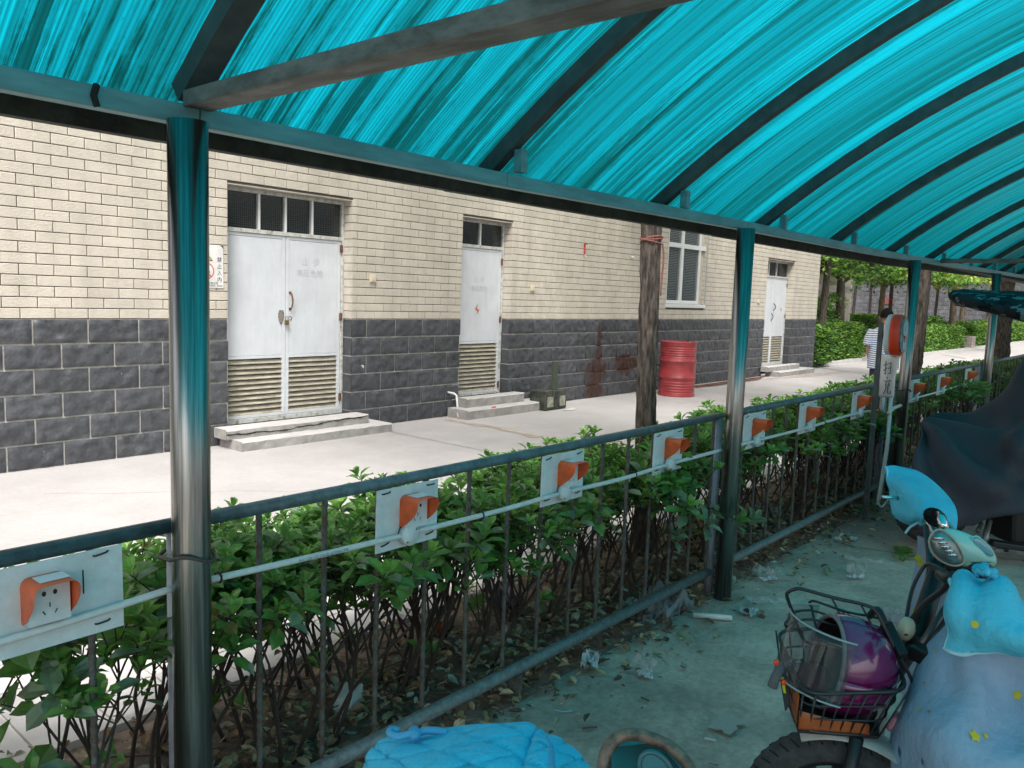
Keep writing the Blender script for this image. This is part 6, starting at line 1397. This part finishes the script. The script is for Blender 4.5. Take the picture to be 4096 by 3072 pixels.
obj('canopy_cloth', MB().grid([Pc[-1], [p+(p-V((0,0,H))).normalized()*.3+V((0,0,.02)) for p in Pc[-1]], [p+(p-V((0,0,H))).normalized()*.55+V((0,0,.03)) for p in Pc[-1]]]), cnv, cn, smooth=True, solid=.006)
obj('canopy_edge', MB().tube(list(Pc[-1]), .006, 6), black, cn, smooth=True)
obj('red_tab', MB().grid(patch([[at(2060,650,4.15),at(2092,660,4.06)],[at(2064,660,4.16),at(2085,664,4.08)]],4)), mat('maroon_tab', (.12,.04,.04), .7), cn, solid=.006)
obj('canopy_strut', MB().tube([at(2290,690,4.1), at(2330,900,4.6), at(2340,1050,4.9)], .012, 8, smooth=4), black, cn, smooth=True)

# ================================================================== LITTER
def crumple(c, sx, sy, h, seed, n=12, rot=0):
    rnd = random.Random(seed); P = []
    for i in range(n+1):
        row = []
        for j in range(n+1):
            u, v = j/n-.5, i/n-.5; k = 1+.35*noise.noise((u*4+seed, v*4, seed)); x, y = u*sx*k, v*sy*k
            z = abs(noise.noise((u*7+seed, v*7, 1.7)))*h*2+rnd.uniform(0,.15)*h+.012
            row.append(V((c[0]+x*cos(rot)-y*sin(rot), c[1]+x*sin(rot)+y*cos(rot), z)))
        P.append(row)
    return MB().grid(P)
film = mat('clear_film', (.50,.54,.54), .15, spec=.7, alpha=.20, coat=.5); bagm = mat('thin_white_bag', (.50,.49,.52), .3, alpha=.34, trans=.2); paper = mat('litter_paper', (.50,.54,.56), .7)
def litter(nm, px, py, sx, sy, h, seed, m_, lab, cat, rot=0, z=0, smooth=False):
    c = onZ(px, py, z); o = obj(nm, crumple(c, sx, sy, h, seed, rot=rot), m_, smooth=smooth); tag(o, lab, cat); return o
bg_ = root('plastic_bag', 'translucent crumpled plastic bag lying against the bottom rail', 'bag', loc=tuple(onZ(1415,1338)))
for k, (px, py, sx, sy, h) in enumerate(((1385,1338,.22,.16,.06),(1430,1330,.24,.2,.10))):
    obj('bag_film', crumple(onZ(px,py), sx, sy, h, 3+k, 16), bagm, bg_, smooth=True)
hp = cr([onZ(1440,1335,.06), onZ(1462,1310,.09), onZ(1478,1282,.10), onZ(1470,1290,.04), onZ(1465,1315,.02)], 5)
obj('bag_handle', MB().grid([hp, [p+V((.02,.015,.02)) for p in hp]]), bagm, bg_, smooth=True)
a, b = onZ(1497,1328,.016), onZ(1581,1335,.016); tag(obj('pipe_offcut', MB().tube([a, b], .0135, 14), pvc, smooth=True), 'short offcut of white plastic pipe lying on the dusty floor', 'pipe')
litter('tissue', 1275,1438,.14,.07,.035,5,paper,'crumpled torn tissue on the floor, nearer the railing','tissue',.5)
litter('wrapper', 1390,1450,.12,.10,.05,6,film,'crinkled clear wrapper beside the torn tissue','wrapper',.3); litter('wrapper_label', 1393,1462,.07,.06,.012,16,paper,'pale label inside the crinkled wrapper near the tissue','label',.6)
litter('wrapper', 1655,1247,.13,.10,.04,7,film,'clear wrapper with a white label, straight past the second post','wrapper',-.4); litter('wrapper_label', 1660,1256,.10,.045,.012,17,paper,'white label of the wrapper past the second post','label',-.5)
litter('wrapper', 1850,1243,.14,.10,.05,8,film,'clear wrapper on the floor near the cyan gloved scooter','wrapper',.2); litter('wrapper_label', 1848,1252,.10,.04,.012,18,paper,'white label under the wrapper near the gloved scooter','label',-.7)
litter('film_strip', 1868,1218,.22,.06,.02,9,film,'long clear plastic strip on the floor behind the wrapper near the gloved scooter','film',-1.1)
litter('film_strip', 1655,1306,.20,.08,.02,10,film,'clear plastic strip beside the white pipe offcut','film',-.9)
litter('paper_square', 1616,1326,.09,.08,.006,11,paper,'small square of white paper beyond the pipe offcut','paper',.3)
litter('paper_scrap', 1842,1168,.10,.05,.008,12,paper,'small bright paper scrap at the far end of the floor','paper',.2)
litter('paper_scrap', 1808,1170,.05,.04,.02,13,paper,'tiny crumpled scrap next to the bright paper scrap','paper',.8)
litter('paper_bag', 1925,1345,.12,.16,.05,14,bagm,'pale crumpled bag on the floor behind the wire basket','bag',.3)
litter('dried_splat', 1568,1570,.13,.09,.002,15,mat('splat', (.36,.36,.33), .8),'faint round dried patch on the floor','stain',.0)
g = MB(); g.tube([onZ(1522,1594,.012), onZ(1546,1599,.012)], .004, 6); tag(obj('white_stick', g, paper), 'short white stick on the floor left of the front wheel', 'stick')
g = MB(); g.tube([onZ(1198,1533,.012), onZ(1215,1537,.012), onZ(1236,1535,.012)], .0028, 6); tag(obj('blue_cord', g, mat('pale_blue_cord', (.2,.38,.42), .6)), 'little pale blue cord lying on the floor above the cyan cover', 'cord')
g = MB(); g.tube([onZ(1628,1313,.012), onZ(1620,1308,.015), onZ(1626,1297,.012), onZ(1636,1293,.012)], .003, 6, smooth=4); tag(obj('blue_cord', g, mat('pale_blue_cord', (.2,.38,.42), .6)), 'curled pale blue strip next to the clear plastic strip', 'cord')
for k, (a, b) in enumerate((((1385,1506),(1402,1514)),((1372,1405),(1385,1412)),((1605,1170),(1640,1188)),((1258,1573),(1290,1570)),((1470,1640),(1460,1655)))):
    if k < 4: tag(obj('twig', MB().tube([onZ(*a,.010), onZ(*b,.012)], .003, 5), mat('dead_leaf_dark', (.06,.04,.03), .8)), 'small dark twig lying on the dusty floor', 'twig', 'twigs on the floor')
# fallen green sprig with a long thin twig
s = root('fallen_sprig', 'fresh green sprig fallen on the floor left of the far glove', 'sprig', loc=tuple(onZ(1955,1198)))
g = MB(); rn = random.Random(5)
for k in range(16): c = onZ(1955+rn.uniform(-14,14), 1198+rn.uniform(-12,12), .015); th = rn.uniform(0,6.28); leaf(g, c, V((cos(th),sin(th),.2)), V((0,0,1)), .07, .045, rn.choice([0,2]))
o = obj('foliage', g, [leaf_a, leaf_b, leaf_a, leaf_d], s); obj('stem', MB().tube([onZ(1955,1198,.012), onZ(1920,1192,.012), onZ(1870,1185,.012), onZ(1800,1170,.012)], .002, 4, smooth=3), mat('dead_leaf_dark', (.06,.04,.03), .8), s)
s = root('fallen_sprig', 'heap of dark green leaves on the floor at the foot of the charging meter', 'sprig', loc=tuple(onZ(1870,1100)))
g = MB()
for k in range(60): c = onZ(1868+rn.gauss(0,22), 1098+rn.gauss(0,8), rn.uniform(.01,.08)); th = rn.uniform(0,6.28); leaf(g, c, V((cos(th),sin(th),.3)), V((rn.uniform(-.5,.5),rn.uniform(-.5,.5),1)).normalized(), .065, .036, rn.choice([0,2,2]))
o = obj('foliage', g, [leaf_a, leaf_b, leaf_c, leaf_d], s)
# block, trays and rubbish in the hedge bed
c = onZ(752,1522,.05); R3 = Matrix.Rotation(.55, 3, 'Z'); g = MB().box((-.065,-.035,-.03),(.065,.035,.03)); g.v = [tuple(R3 @ V(q)+V((c.x,c.y,.075))) for q in g.v]
tag(obj('foam_block', g, mat('foam_white', (.60,.66,.66), .8, bump=.4, bscale=50), bevel=.006), 'small white foam block among the fallen leaves under the hedge', 'block')
c = onZ(950,1352,.05); tag(obj('clay_shard', crumple(c, .16, .08, .05, 31, rot=.4), mat('terracotta', (.42,.11,.03), .7), solid=.01), 'orange clay pot shard under the hedge below the first small socket board', 'shard')
c = onZ(1090,1310,.03); tag(obj('dark_bag', crumple(c, .14, .12, .09, 32, 14), mat('purple_grey_bag', (.10,.09,.14), .3), smooth=True), 'dark purple plastic bag caught under the hedge', 'bag')
litter('hedge_litter', 1078,1375,.08,.05,.03,33,paper,'crumpled white scrap among the leaves under the hedge','scrap',.3,.04)
litter('hedge_litter', 1335,1235,.10,.07,.04,34,bagm,'pale plastic scrap under the hedge near the tree foot','scrap',.3,.04)
for k, (px, py) in enumerate(((1640,1165),(1700,1120),(1745,1130),(1668,1105))):
    c = onZ(px, py); m_ = MB(); P = []
    for i in range(9):
        th = pi*i/16; row = []
        for j in range(17):
            ph = 2*pi*j/16; r = .10*(1+.3*noise.noise((cos(ph)*2+k, sin(ph)*2, th))); row.append(V((c.x+r*1.3*sin(th)*cos(ph), c.y+.25+r*sin(th)*sin(ph), .0+r*.7*cos(th))))
        P.append(row)
    tag(obj('stone_lump', m_.grid(P), mat('pale_rubble', (.24,.23,.21), .9, var=.3, bump=.6, bscale=30), smooth=True), 'rough pale stone lying in the hedge bed past the second post', 'stone', 'stones in the hedge bed')
